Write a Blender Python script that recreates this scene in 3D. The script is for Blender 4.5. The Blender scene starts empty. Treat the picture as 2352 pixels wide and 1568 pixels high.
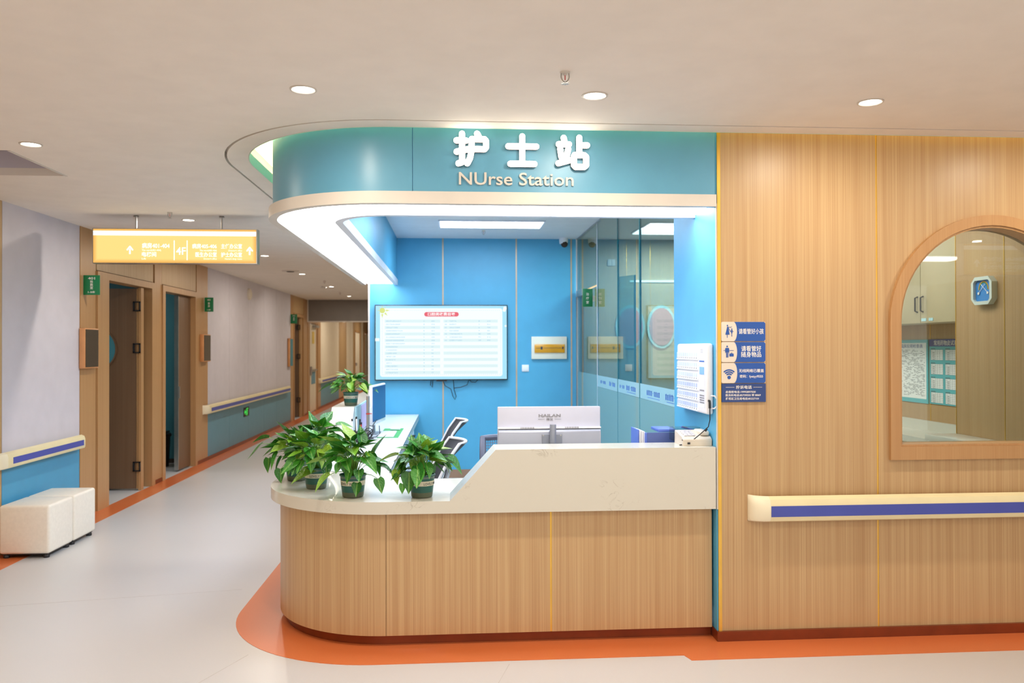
import bpy, bmesh, math, random
from mathutils import Vector, Matrix
from mathutils.geometry import tessellate_polygon
PI = math.pi
random.seed(7)
S = bpy.context.scene
COL = S.collection

# ------------------------------------------------------------------ camera, world, exposure
F_PX, YAW, PITCH, ROLL = 1863.0, math.atan(135/1863), math.atan(13/1863), -math.radians(.15)
cd = bpy.data.cameras.new('camera'); cam = bpy.data.objects.new('camera', cd); COL.objects.link(cam)
cam.matrix_world = (Matrix.Translation((0, 0, 1.6)) @ Matrix.Rotation(-YAW, 4, 'Z') @
                    Matrix.Rotation(PI/2+PITCH, 4, 'X') @ Matrix.Rotation(ROLL, 4, 'Z'))
cd.sensor_width = 36; cd.lens = 36*F_PX/2352; cd.clip_start = .05; cd.clip_end = 200
cd.dof.use_dof = True; cd.dof.focus_distance = 4.6; cd.dof.aperture_fstop = 2.8
S.camera = cam
S.view_settings.view_transform = 'Standard'; S.view_settings.look = 'None'
S.view_settings.exposure = 0.0; S.view_settings.gamma = 1.0; S.view_settings.use_curve_mapping = False
S.cycles.max_bounces = 9; S.cycles.diffuse_bounces = 5; S.cycles.glossy_bounces = 4
S.cycles.transparent_max_bounces = 16; S.cycles.sample_clamp_indirect = 4.0
S.cycles.caustics_reflective = False; S.cycles.caustics_refractive = False
w = bpy.data.worlds.new('world'); S.world = w; w.use_nodes = True
w.node_tree.nodes['Background'].inputs[0].default_value = (1.0, .96, .90, 1)
w.node_tree.nodes['Background'].inputs[1].default_value = 1.45

WARM, NEUT, COOL = (1.0, .89, .74), (1.0, .95, .90), (.74, .85, 1.0)
def lamp(name, kind, loc, energy, color, size=.1, size_y=None, rot=(0, 0, 0), spread=None, parent=None):
    d = bpy.data.lights.new(name, kind); d.energy = energy; d.color = color
    if kind == 'AREA':
        d.size = size
        if size_y: d.shape = 'RECTANGLE'; d.size_y = size_y
        else: d.shape = 'DISK'
        if spread: d.spread = spread
    o = bpy.data.objects.new(name, d); COL.objects.link(o); o.location = loc; o.rotation_euler = rot
    return o
# added fill lamps behind the camera (housed in made-up panels among the ceiling fittings)
LOBBY_FILL = [(-1.2, -1.2), (1.2, -1.2), (3.6, -1.2), (6.0, -1.2)]
for q in LOBBY_FILL: lamp('lobby_fill_lamp', 'AREA', (q[0], q[1], 2.72), 30, WARM, 1.1, .55)

# ------------------------------------------------------------------ helpers
def lin(h):
    if isinstance(h, str):
        h = h.lstrip('#'); c = [int(h[i:i+2], 16)/255 for i in (0, 2, 4)]
    else: c = h
    return tuple(x/12.92 if x <= .04045 else ((x+.055)/1.055)**2.4 for x in c)
def newmat(name):
    m = bpy.data.materials.new(name); m.use_nodes = True
    nt = m.node_tree; return m, nt, nt.nodes, nt.links, nt.nodes['Principled BSDF']
def pm(name, hexc, rough=.5, metal=0, var=.03, scale=(6, 6, 6), nscale=1.0, bump=0, spec=.5, alpha=1, coat=0, detail=3):
    m, nt, N, L, B = newmat(name)
    B.inputs['Roughness'].default_value = rough; B.inputs['Metallic'].default_value = metal
    B.inputs['Specular IOR Level'].default_value = spec; B.inputs['Alpha'].default_value = alpha
    B.inputs['Coat Weight'].default_value = coat
    c = lin(hexc)
    tc = N.new('ShaderNodeTexCoord'); mp = N.new('ShaderNodeMapping'); nz = N.new('ShaderNodeTexNoise')
    mp.inputs['Scale'].default_value = scale; nz.inputs['Scale'].default_value = nscale; nz.inputs['Detail'].default_value = detail
    L.new(tc.outputs['Object'], mp.inputs[0]); L.new(mp.outputs[0], nz.inputs[0])
    rp = N.new('ShaderNodeValToRGB')
    a = tuple(max(0, x*(1-var*3)) for x in c); b = tuple(min(1, x*(1+var*3)) for x in c)
    rp.color_ramp.elements[0].position = .3; rp.color_ramp.elements[1].position = .7
    rp.color_ramp.elements[0].color = a+(1,); rp.color_ramp.elements[1].color = b+(1,)
    L.new(nz.outputs[0], rp.inputs[0]); L.new(rp.outputs[0], B.inputs['Base Color'])
    if bump:
        bp = N.new('ShaderNodeBump'); bp.inputs['Strength'].default_value = bump; bp.inputs['Distance'].default_value = .002
        L.new(nz.outputs[0], bp.inputs['Height']); L.new(bp.outputs[0], B.inputs['Normal'])
    return m
def em(name, hexc, s):
    m, nt, N, L, B = newmat(name)
    c = lin(hexc)
    B.inputs['Base Color'].default_value = (.01, .01, .01, 1); B.inputs['Emission Color'].default_value = c+(1,)
    B.inputs['Emission Strength'].default_value = s; B.inputs['Roughness'].default_value = .3; B.inputs['Specular IOR Level'].default_value = .25
    return m
def wood(name, hexc, rough=.38, contrast=.10, fine=230, broad=34):
    m, nt, N, L, B = newmat(name); c = lin(hexc)
    B.inputs['Roughness'].default_value = rough; B.inputs['Specular IOR Level'].default_value = .4
    tc = N.new('ShaderNodeTexCoord')
    def nz(sx, sz, d):
        mp = N.new('ShaderNodeMapping'); mp.inputs['Scale'].default_value = (sx, sx, sz)
        n = N.new('ShaderNodeTexNoise'); n.inputs['Scale'].default_value = 1; n.inputs['Detail'].default_value = d
        L.new(tc.outputs['Object'], mp.inputs[0]); L.new(mp.outputs[0], n.inputs[0]); return n
    a, b = nz(fine, .9, 2), nz(broad, .25, 3)
    mx = N.new('ShaderNodeMix'); mx.inputs[0].default_value = .38
    L.new(a.outputs[0], mx.inputs[2]); L.new(b.outputs[0], mx.inputs[3])
    rp = N.new('ShaderNodeValToRGB'); e = rp.color_ramp.elements
    e[0].position = .36; e[1].position = .64
    e[0].color = (c[0]*(1-contrast*1.4), c[1]*(1-contrast*2.2), c[2]*(1-contrast*2.8), 1)
    e[1].color = (min(1, c[0]*(1+contrast)), min(1, c[1]*(1+contrast*1.3)), min(1, c[2]*(1+contrast*1.6)), 1)
    L.new(mx.outputs[0], rp.inputs[0]); L.new(rp.outputs[0], B.inputs['Base Color'])
    bp = N.new('ShaderNodeBump'); bp.inputs['Strength'].default_value = .15; bp.inputs['Distance'].default_value = .001
    L.new(a.outputs[0], bp.inputs['Height']); L.new(bp.outputs[0], B.inputs['Normal'])
    return m
def speckle(name, hexc, rough, amt=.06):
    m, nt, N, L, B = newmat(name); c = lin(hexc)
    B.inputs['Roughness'].default_value = rough
    tc = N.new('ShaderNodeTexCoord'); v = N.new('ShaderNodeTexVoronoi'); v.inputs['Scale'].default_value = 130
    n = N.new('ShaderNodeTexNoise'); n.inputs['Scale'].default_value = 1.3; n.inputs['Detail'].default_value = 4
    L.new(tc.outputs['Object'], v.inputs[0]); L.new(tc.outputs['Object'], n.inputs[0])
    r1 = N.new('ShaderNodeValToRGB'); e = r1.color_ramp.elements
    e[0].position = .06; e[1].position = .2
    e[0].color = tuple(min(1, x*(1+amt*5)+.01) for x in c)+(1,); e[1].color = c+(1,)
    mx = N.new('ShaderNodeMix'); mx.data_type = 'RGBA'; mx.blend_type = 'MULTIPLY'; mx.inputs[0].default_value = 1
    r2 = N.new('ShaderNodeValToRGB'); f = r2.color_ramp.elements
    f[0].position = .3; f[1].position = .7; f[0].color = (1-amt, 1-amt, 1-amt, 1); f[1].color = (1, 1, 1, 1)
    L.new(v.outputs['Distance'], r1.inputs[0]); L.new(n.outputs[0], r2.inputs[0])
    L.new(r1.outputs[0], mx.inputs[6]); L.new(r2.outputs[0], mx.inputs[7]); L.new(mx.outputs[2], B.inputs['Base Color'])
    rr = N.new('ShaderNodeMapRange'); rr.inputs[3].default_value = rough*.97; rr.inputs[4].default_value = rough*1.05
    L.new(n.outputs[0], rr.inputs[0]); L.new(rr.outputs[0], B.inputs['Roughness'])
    return m
def marble(name, hexc, vein, rough=.18):
    m, nt, N, L, B = newmat(name); c = lin(hexc); vv = lin(vein)
    B.inputs['Roughness'].default_value = rough
    tc = N.new('ShaderNodeTexCoord')
    n0 = N.new('ShaderNodeTexNoise'); n0.inputs['Scale'].default_value = 7; n0.inputs['Detail'].default_value = 6; n0.inputs['Distortion'].default_value = 2.2
    n1 = N.new('ShaderNodeTexNoise'); n1.inputs['Scale'].default_value = 5; n1.inputs['Detail'].default_value = 2
    L.new(tc.outputs['Object'], n0.inputs[0]); L.new(tc.outputs['Object'], n1.inputs[0])
    r = N.new('ShaderNodeValToRGB'); e = r.color_ramp.elements
    e[0].position = .485; e[0].color = (0, 0, 0, 1); e[1].position = .5; e[1].color = (1, 1, 1, 1)
    k = e.new(.515); k.color = (0, 0, 0, 1)
    g = N.new('ShaderNodeValToRGB'); g.color_ramp.elements[0].position = .56; g.color_ramp.elements[1].position = .70
    L.new(n0.outputs[0], r.inputs[0]); L.new(n1.outputs[0], g.inputs[0])
    mu = N.new('ShaderNodeMath'); mu.operation = 'MULTIPLY'; L.new(r.outputs[0], mu.inputs[0]); L.new(g.outputs[0], mu.inputs[1])
    mu2 = N.new('ShaderNodeMath'); mu2.operation = 'MULTIPLY'; mu2.inputs[1].default_value = .55; L.new(mu.outputs[0], mu2.inputs[0])
    mx = N.new('ShaderNodeMix'); mx.data_type = 'RGBA'; L.new(mu2.outputs[0], mx.inputs[0])
    mx.inputs[6].default_value = c+(1,); mx.inputs[7].default_value = vv+(1,)
    L.new(mx.outputs[2], B.inputs['Base Color']); return m
def glass(name, tint, ior=1.5, film=0.0, filmcol='#8fc7c9'):
    m = bpy.data.materials.new(name); m.use_nodes = True; nt = m.node_tree; N, L = nt.nodes, nt.links
    N.clear(); out = N.new('ShaderNodeOutputMaterial'); fr = N.new('ShaderNodeFresnel'); fr.inputs[0].default_value = ior
    tr = N.new('ShaderNodeBsdfTransparent'); tr.inputs[0].default_value = lin(tint)+(1,)
    geo = N.new('ShaderNodeNewGeometry'); mr = N.new('ShaderNodeMapRange'); L.new(geo.outputs['Backfacing'], mr.inputs[0])
    mr.inputs[3].default_value = ior; mr.inputs[4].default_value = 1/ior; L.new(mr.outputs[0], fr.inputs[0])
    gl = N.new('ShaderNodeBsdfGlossy'); gl.inputs['Roughness'].default_value = 0.0
    mx = N.new('ShaderNodeMixShader'); L.new(fr.outputs[0], mx.inputs[0])
    if film:
        d = N.new('ShaderNodeBsdfDiffuse'); d.inputs[0].default_value = lin(filmcol)+(1,)
        t2 = N.new('ShaderNodeBsdfTranslucent'); t2.inputs[0].default_value = lin(filmcol)+(1,)
        a = N.new('ShaderNodeAddShader'); L.new(d.outputs[0], a.inputs[0]); L.new(t2.outputs[0], a.inputs[1])
        m2 = N.new('ShaderNodeMixShader'); m2.inputs[0].default_value = film
        L.new(tr.outputs[0], m2.inputs[1]); L.new(d.outputs[0], m2.inputs[2]); L.new(m2.outputs[0], mx.inputs[1])
    else: L.new(tr.outputs[0], mx.inputs[1])
    L.new(gl.outputs[0], mx.inputs[2]); L.new(mx.outputs[0], out.inputs[0]); return m
def leafmat(name, a, b):
    m, nt, N, L, B = newmat(name)
    B.inputs['Roughness'].default_value = .32
    tc = N.new('ShaderNodeTexCoord'); sp = N.new('ShaderNodeSeparateXYZ'); L.new(tc.outputs['Object'], sp.inputs[0])
    ab = N.new('ShaderNodeMath'); ab.operation = 'ABSOLUTE'; L.new(sp.outputs[0], ab.inputs[0])
    r = N.new('ShaderNodeValToRGB'); r.color_ramp.elements[0].position = .012; r.color_ramp.elements[1].position = .035
    r.color_ramp.elements[0].color = (1, 1, 1, 1); r.color_ramp.elements[1].color = (0, 0, 0, 1)
    L.new(ab.outputs[0], r.inputs[0])
    oi = N.new('ShaderNodeObjectInfo'); mx = N.new('ShaderNodeMix'); mx.data_type = 'RGBA'
    mx.inputs[6].default_value = lin(a)+(1,); mx.inputs[7].default_value = lin(b)+(1,)
    L.new(oi.outputs['Random'], mx.inputs[0])
    m2 = N.new('ShaderNodeMix'); m2.data_type = 'RGBA'; m2.inputs[7].default_value = lin('#8fc05a')+(1,)
    mm = N.new('ShaderNodeMath'); mm.operation = 'MULTIPLY'; mm.inputs[1].default_value = .5; L.new(r.outputs[0], mm.inputs[0])
    L.new(mm.outputs[0], m2.inputs[0]); L.new(mx.outputs[2], m2.inputs[6]); L.new(m2.outputs[2], B.inputs['Base Color'])
    wv = N.new('ShaderNodeTexNoise'); wv.inputs['Scale'].default_value = 9; L.new(tc.outputs['Object'], wv.inputs[0])
    bp = N.new('ShaderNodeBump'); bp.inputs['Strength'].default_value = .25; bp.inputs['Distance'].default_value = .03
    L.new(wv.outputs[0], bp.inputs['Height']); L.new(bp.outputs[0], B.inputs['Normal'])
    B.inputs['Subsurface Weight'].default_value = 0
    return m

def sign_face():
    m = em('sign_orange', '#fbd884', 1.05); N, L = m.node_tree.nodes, m.node_tree.links; B = N['Principled BSDF']
    tc = N.new('ShaderNodeTexCoord'); sp = N.new('ShaderNodeSeparateXYZ'); L.new(tc.outputs['Generated'], sp.inputs[0])
    def mth(op, a, b=None):
        n = N.new('ShaderNodeMath'); n.operation = op
        for i, q in enumerate((a, b)):
            if q is None: continue
            if isinstance(q, (int, float)): n.inputs[i].default_value = q
            else: L.new(q, n.inputs[i])
        return n.outputs[0]
    ex = mth('MULTIPLY', mth('MINIMUM', sp.outputs[0], mth('SUBTRACT', 1, sp.outputs[0])), 4.6)
    ez = mth('MINIMUM', sp.outputs[2], mth('SUBTRACT', 1, sp.outputs[2]))
    r = N.new('ShaderNodeValToRGB'); r.color_ramp.interpolation = 'EASE'
    r.color_ramp.elements[0].color = lin('#f3b65c')+(1,); r.color_ramp.elements[1].color = lin('#ffdf86')+(1,); r.color_ramp.elements[1].position = .14
    L.new(mth('MINIMUM', ex, ez), r.inputs[0]); L.new(r.outputs[0], B.inputs['Emission Color']); return m
M = dict(
    wood=wood('oak_veneer', '#bc9d73'), wood_c=wood('oak_veneer_counter', '#bc9d73'), wood_d=wood('oak_door', '#735841', .4, .06),
    wood_f=wood('oak_frame', '#b68d60', .35, .06), wood_r=wood('oak_room', '#b5946a', .4, .07, 120, 14), wood_t=wood('oak_treatment', '#c6b592', .45, .06, 60, 6),
    blue=pm('blue_panel', '#54abd5', .42, var=.01), blue_s=pm('blue_panel_sign', '#5f9fbe', .36, var=.01),
    dado=pm('dado_blue', '#4a9bc6', .45, var=.01), dado2=pm('dado_grey_blue', '#5f94ab', .45, var=.01),
    white=pm('ceiling_paint', '#ebe5dd', .8, var=.008), panelw=pm('wall_board_lilac', '#cfcbd6', .6, var=.01),
    cream=pm('wall_board_cream', '#e2d6c0', .6, var=.01), iwhite=pm('station_ceiling', '#dfe3ea', .8, var=.008),
    trimw=pm('white_trim', '#d3ccc3', .45, var=.01), trimc=pm('cool_trim', '#e3e6f2', .4, var=.01),
    gold=pm('brass_strip', '#e2b450', .35, .6, var=.02), copper=pm('copper_kick', '#7d3a1a', .3, .35, var=.05),
    alu=pm('brushed_metal', '#b9b7b4', .3, .9, var=.03), gap=pm('dark_gap', '#3a2d25', .8),
    cove=pm('cove_green', '#cfe8d6', .6, var=.01), floor=speckle('vinyl_floor', '#c8c6c6', .30, .012),
    orange=speckle('vinyl_orange', '#d0703f', .3, .05), stone=marble('quartz_stone', '#cfccc0', '#9a8f80'),
    plastic=pm('white_plastic', '#eceef4', .35, var=.01), plasticw=pm('warm_plastic', '#d9cfc0', .4, var=.01),
    rail=pm('handrail_cream', '#e4d8ae', .42, var=.01), railcap=pm('handrail_cap', '#e9e0c4', .42, var=.01),
    railb=pm('handrail_blue', '#4450a8', .4, var=.01), black=pm('black_plastic', '#1c1c20', .4, var=.02),
    dark=pm('dark_screen', '#2d2620', .12, var=.02), teal=pm('room_teal', '#3c7f8d', .6, var=.01),
    leather=pm('cream_leather', '#e9e3d8', .42, var=.01, bump=.12, nscale=8), green=pm('sign_green', '#0b7a48', .35, var=.02),
    pot=pm('pot_green', '#17584f', .35, var=.03), potg=pm('pot_grey', '#5d6f68', .35, var=.04), potb=pm('pot_olive', '#525a46', .4, var=.04),
    band=pm('pot_label', '#cfcbb4', .5, var=.03), soil=pm('soil', '#2b221a', .9, var=.1, nscale=6, bump=.5),
    stem=pm('plant_stem', '#6f9c38', .5, var=.05), signb=pm('sign_blue', '#1c50a4', .35, var=.01), signn=pm('sign_navy', '#24407f', .35, var=.01),
    signc=pm('sign_cream', '#e0d4c6', .4, var=.01), inkw=pm('ink_white', '#f1ece4', .5, var=0), inkg=pm('ink_grey', '#8d8c92', .5, var=0),
    inkb=pm('ink_dark', '#3a3d44', .6, var=0), inkc=pm('ink_blue', '#3f6fc0', .6, var=0), pink=pm('board_pink', '#c9939b', .5, var=.01),
    silver=pm('silver_plastic', '#989dab', .32, .3, var=.01), lilac=pm('monitor_shell', '#bfc0ce', .35, var=.01),
    mesh=pm('chair_mesh', '#23262e', .6, var=.05), meshg=pm('grey_mesh', '#6f7284', .6, var=.05), screenb=pm('monitor_screen', '#1f4f8c', .15, var=.02),
    ybox=pm('amber_cover', '#d89a28', .2, var=.03), pcream=pm('panel_box', '#e6e6d8', .45, var=.01), red=pm('red_plastic', '#c8322c', .4, var=.02),
    folder=pm('folder_blue', '#5f7bd6', .4, var=.02), folderd=pm('folder_slate', '#4c5f9e', .4, var=.02), cab=pm('cabinet_laminate', '#c2b391', .45, var=.01),
    pteal=pm('poster_teal', '#4fb4bd', .5, var=.01), pblue=pm('poster_blue', '#2e4a94', .5, var=.01), ppaper=pm('poster_paper', '#eef2f0', .5, var=.01),
    pcell=pm('poster_cell', '#bfe0c0', .5, var=.01), dial=pm('dial_blue', '#2d86cf', .4, var=.01), dialf=pm('dial_frame', '#cfd8d0', .45, var=.01),
    bulk=pm('bulkhead_grey', '#7f7975', .7, var=.01), lightp=pm('pale_blue_paper', '#b6dfe6', .5, var=.01), lilacp=pm('lilac_paper', '#cdb7e0', .5, var=.01),
    gpane=glass('clear_glass', '#e8ebe6', 1.5), gstat=glass('partition_glass', '#c8dcda', 1.52),
    gfilm=glass('film_glass', '#cfe2e0', 1.5, .55, '#a8d0cc'), gband=glass('film_band', '#cfe4e4', 1.5, .85, '#b4dce2'), gedge=glass('glass_edge', '#3f8d92', 1.5, .6, '#3f9aa0'),
    leaf=leafmat('leaf_green', '#22661e', '#3c8826'), leafy=leafmat('leaf_lime', '#6da32c', '#8fae36'),
    e_ring=em('ring_diffuser', '#ecf1ff', 9.5), e_down=em('downlight_face', '#fff4e2', 14), e_panel=em('panel_face', '#eef5ff', 6),
    e_led=em('cove_led', '#fff0a8', 48), e_char=em('character_face', '#fff2dd', 11), e_or=sign_face(), e_wh=em('sign_white', '#fffaf0', 1.5),
    e_tv=em('tv_sky', '#a4def8', 1.08), e_page=em('tv_page', '#eef9fa', 1.08), e_row=em('tv_row', '#dcf1f3', 1.02), e_tx=em('tv_text', '#93c3e2', 1.0),
    e_red=em('tv_red', '#ee6272', .95), e_sun=em('tv_sun', '#dde77e', .95), e_dash=em('tv_dash', '#ccd3f2', .95), e_tw=em('tv_white', '#ffffff', 1.05),
    e_exit=em('exit_green', '#22d64a', 1.3), e_reflection=em('reflection_line', '#f2f6ff', 5),
)

def link(o, parent=None):
    COL.objects.link(o)
    if parent:
        o.parent = parent; o.matrix_parent_inverse = Matrix.Translation(-Vector(parent.location))
    return o
def tag(o, label=None, cat=None, group=None, kind=None):
    if label: o['label'] = label
    if cat: o['category'] = cat
    if group: o['group'] = group
    if kind: o['kind'] = kind
    return o
def thing(name, label, cat, loc=(0, 0, 0), group=None):
    o = bpy.data.objects.new(name, None); COL.objects.link(o); o.location = loc; o.empty_display_size = .1
    return tag(o, label, cat, group)
def root(name, loc=(0, 0, 0)):
    o = bpy.data.objects.new(name, None); COL.objects.link(o); o.location = loc; o['kind'] = 'structure'; return o
def copy_tree(o, parent=None):
    c = o.copy(); COL.objects.link(c)
    if parent: c.parent = parent
    for ch in list(o.children): copy_tree(ch, c)
    return c

class MB:
    def __init__(s): s.v = []; s.f = []
    def add(s, v, f):
        n = len(s.v); s.v += [tuple(x) for x in v]; s.f += [tuple(i+n for i in q) for q in f]; return s
    def box(s, x0, x1, y0, y1, z0, z1):
        v = [(x, y, z) for z in (z0, z1) for y in (y0, y1) for x in (x0, x1)]
        return s.add(v, [(0, 2, 3, 1), (4, 5, 7, 6), (0, 1, 5, 4), (2, 6, 7, 3), (0, 4, 6, 2), (1, 3, 7, 5)])
    def rbox(s, x0, x1, y0, y1, z0, z1, r=.01, seg=2):
        bm = bmesh.new(); bmesh.ops.create_cube(bm, size=1)
        for v in bm.verts:
            v.co = Vector(((x0+x1)/2+v.co.x*(x1-x0), (y0+y1)/2+v.co.y*(y1-y0), (z0+z1)/2+v.co.z*(z1-z0)))
        bmesh.ops.bevel(bm, geom=bm.edges[:]+bm.verts[:], offset=r, segments=seg, profile=.5, affect='EDGES')
        bm.verts.index_update(); s.add([v.co[:] for v in bm.verts], [[v.index for v in f.verts] for f in bm.faces]); bm.free(); return s
    def prism(s, loop, d0, d1, plane='xy', holes=()):
        ls = [list(loop)]+[list(h) for h in holes]
        def P(a, b, d): return {'xy': (a, b, d), 'xz': (a, d, b), 'yz': (d, a, b)}[plane]
        tris = tessellate_polygon([[Vector((p[0], p[1], 0)) for p in l] for l in ls])
        flat = [p for l in ls for p in l]; n = len(flat)
        v = [P(p[0], p[1], d0) for p in flat]+[P(p[0], p[1], d1) for p in flat]
        f = [t for t in tris]+[tuple(i+n for i in reversed(t)) for t in tris]
        k = 0
        for l in ls:
            m = len(l)
            for i in range(m):
                j = (i+1) % m; f.append((k+i, k+j, k+j+n, k+i+n))
            k += m
        return s.add(v, f)
    def tube(s, pts, r, seg=8, cap=True, closed=False):
        P = [Vector(p) for p in pts]; n = len(P); R = r if hasattr(r, '__len__') else [r]*n
        prev = None; rings = []
        for i in range(n):
            if closed: t = P[(i+1) % n]-P[i-1]
            else: t = P[min(i+1, n-1)]-P[max(i-1, 0)]
            if t.length < 1e-9: t = Vector((0, 0, 1))
            t.normalize()
            u = (prev-t*prev.dot(t)) if prev is not None else (Vector((0, 0, 1)).cross(t) if abs(t.z) < .9 else Vector((1, 0, 0)).cross(t))
            u.normalize(); prev = u; w_ = t.cross(u)
            rings.append([P[i]+(u*math.cos(a)+w_*math.sin(a))*R[i] for a in [2*PI*k/seg for k in range(seg)]])
        v = [p for q in rings for p in q]; f = []
        for i in range(n if closed else n-1):
            a, b = i*seg, ((i+1) % n)*seg
            for k in range(seg): f.append((a+k, a+(k+1) % seg, b+(k+1) % seg, b+k))
        if cap and not closed:
            f.append(tuple(range(seg-1, -1, -1))); f.append(tuple((n-1)*seg+k for k in range(seg)))
        return s.add(v, f)
    def lathe(s, prof, c=(0, 0, 0), seg=24, axis='z', cap=True):
        v = []; f = []
        for r, h in prof:
            for k in range(seg):
                a = 2*PI*k/seg; x, y = r*math.cos(a), r*math.sin(a)
                p = {'z': (x, y, h), 'y': (x, h, y), 'x': (h, x, y)}[axis]
                v.append((c[0]+p[0], c[1]+p[1], c[2]+p[2]))
        for i in range(len(prof)-1):
            for k in range(seg):
                f.append((i*seg+k, i*seg+(k+1) % seg, (i+1)*seg+(k+1) % seg, (i+1)*seg+k))
        if cap:
            f.append(tuple(range(seg-1, -1, -1))); f.append(tuple((len(prof)-1)*seg+k for k in range(seg)))
        return s.add(v, f)
    def build(s, name, mat, parent=None, smooth=False, label=None, kind=None, mtx=None):
        me = bpy.data.meshes.new(name); me.from_pydata(s.v, [], s.f)
        if mtx is not None: me.transform(mtx)
        bm = bmesh.new(); bm.from_mesh(me); bmesh.ops.recalc_face_normals(bm, faces=bm.faces[:]); bm.to_mesh(me); bm.free()
        me.materials.append(M[mat] if isinstance(mat, str) else mat)
        if smooth:
            me.polygons.foreach_set('use_smooth', [True]*len(me.polygons))
            try: me.set_sharp_from_angle(angle=math.radians(40))
            except Exception: pass
        o = bpy.data.objects.new(name, me); link(o, parent)
        if label: o['label'] = label
        if kind: o['kind'] = kind
        return o
def box(name, mat, x0, x1, y0, y1, z0, z1, parent=None, r=0, **k):
    m = MB(); (m.rbox(x0, x1, y0, y1, z0, z1, r) if r else m.box(x0, x1, y0, y1, z0, z1))
    return m.build(name, mat, parent, smooth=bool(r), **k)
def struct(o): o['kind'] = 'structure'; return o

# plane frames for flat print: origin, right, up, outward normal
def frame(o, facing):
    R = {'-y': ((1, 0, 0), (0, 0, 1), (0, -1, 0)), '+y': ((-1, 0, 0), (0, 0, 1), (0, 1, 0)),
         '+x': ((0, 1, 0), (0, 0, 1), (1, 0, 0)), '-x': ((0, -1, 0), (0, 0, 1), (-1, 0, 0))}[facing]
    m = Matrix.Identity(4)
    for c in range(3):
        for r in range(3): m[r][c] = R[c][r]
    m.translation = Vector(o); return m
def text(body, size, o, facing, mat, parent, name='lettering', bold=0, ext=.0008, align='LEFT', width=None, height=None, spacing=1.0, line=1.0, bend=None, mtx=None):
    c = bpy.data.curves.new(name, 'FONT'); c.body = body; c.size = size; c.extrude = ext; c.offset = bold*size; c.align_x = align
    c.space_character = spacing; c.space_line = line; c.resolution_u = 3
    t = bpy.data.objects.new('tmp', c); COL.objects.link(t)
    dg = bpy.context.evaluated_depsgraph_get(); me = bpy.data.meshes.new_from_object(t.evaluated_get(dg))
    bpy.data.objects.remove(t); bpy.data.curves.remove(c)
    if len(me.vertices) == 0: return None
    xs = [v.co.x for v in me.vertices]; ys = [v.co.y for v in me.vertices]
    sx = width/(max(xs)-min(xs)) if width else 1; sy = height/(max(ys)-min(ys)) if height else 1
    if width:
        x0 = min(xs) if align == 'LEFT' else (max(xs) if align == 'RIGHT' else (min(xs)+max(xs))/2)
        for v in me.vertices: v.co.x = (v.co.x-x0)*sx
    if height:
        y0 = min(ys)
        for v in me.vertices: v.co.y = (v.co.y-y0)*sy
    if bend:
        for v in me.vertices:
            a = v.co.x/bend; rr = bend+v.co.z
            v.co = Vector((rr*math.sin(a), v.co.y, rr*math.cos(a)-bend))
    me.transform(mtx if mtx is not None else frame(o, facing)); me.materials.clear(); me.materials.append(M[mat])
    ob = bpy.data.objects.new(name, me); link(ob, parent); return ob
def flat(name, mat, loops, o, facing, parent, t=.0008, **k):
    """flat print: 2-D loops in the frame's plane, a hair thick"""
    m = MB()
    for l in loops: m.prism(l, 0, t, 'xy')
    return m.build(name, mat, parent, mtx=frame(o, facing), **k)
def rect(x0, x1, y0, y1): return [(x0, y0), (x1, y0), (x1, y1), (x0, y1)]
def rrect(x0, x1, y0, y1, r, n=5):
    p = []
    for cx, cy, a in ((x1-r, y0+r, -90), (x1-r, y1-r, 0), (x0+r, y1-r, 90), (x0+r, y0+r, 180)):
        for i in range(n+1):
            t = math.radians(a+90*i/n); p.append((cx+r*math.cos(t), cy+r*math.sin(t)))
    return p
def disc(cx, cy, rx, ry=None, n=24, a0=0, a1=360):
    ry = ry or rx; full = abs(a1-a0) >= 360
    return [(cx+rx*math.cos(math.radians(a0+(a1-a0)*i/n)), cy+ry*math.sin(math.radians(a0+(a1-a0)*i/n))) for i in range(n if full else n+1)]
def stroke(pts, w, n=6):
    """rounded thick polyline as a list of capsule loops"""
    out = []
    for (x0, y0), (x1, y1) in zip(pts, pts[1:]):
        a = math.atan2(y1-y0, x1-x0); l = []
        for i in range(n+1): t = a+PI/2+PI*i/n; l.append((x0+w/2*math.cos(t), y0+w/2*math.sin(t)))
        for i in range(n+1): t = a-PI/2+PI*i/n; l.append((x1+w/2*math.cos(t), y1+w/2*math.sin(t)))
        out.append(l)
    return out

# ------------------------------------------------------------------ plan curves
def lpath(front, left, cx, cy, right, back, n=20, rev=False):
    """from the right end along the front, round the corner, back along the left side"""
    rx, ry = cx-left, cy-front
    p = [(right, front)]
    for i in range(n+1):
        a = PI/2*i/n; p.append((cx-rx*math.sin(a), cy-ry*math.cos(a)))
    p.append((left, back)); return p[::-1] if rev else p
CX, CY = -.36, 5.075
H = 2.75

# ------------------------------------------------------------------ setting: floor and ceiling
fl = struct(box('floor', 'floor', -7, 9, -6, 40, -.1, 0))
sm = MB()
for (x0, y0, x1, y1) in ((-1.55, 3.2, -1.07, 4.33), (-.05, 3.0, .28, 4.1), (2.75, 3.2, 2.95, 4.0), (-3.2, 5.2, -1.4, 5.5)):
    d = Vector((x1-x0, y1-y0)).normalized()*.0012; sm.prism([(x0-d.y, y0+d.x), (x0+d.y, y0-d.x), (x1+d.y, y1-d.x), (x1-d.y, y1+d.x)], 0, .0006)
sm.build('floor_seam', pm('floor_seam', '#bab4b0', .6), fl)
ob = MB()
outer = [(9, 4.07), (1.21, 4.07), (1.19, 4.14)] + lpath(4.14, -1.29, -.40, 5.05, -.2, 10.4)[1:]
inner = [(-.9, 10.4), (-.9, 5.2), (-.3, 4.5), (1.3, 4.5), (1.46, 4.4), (9, 4.4)]
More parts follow.
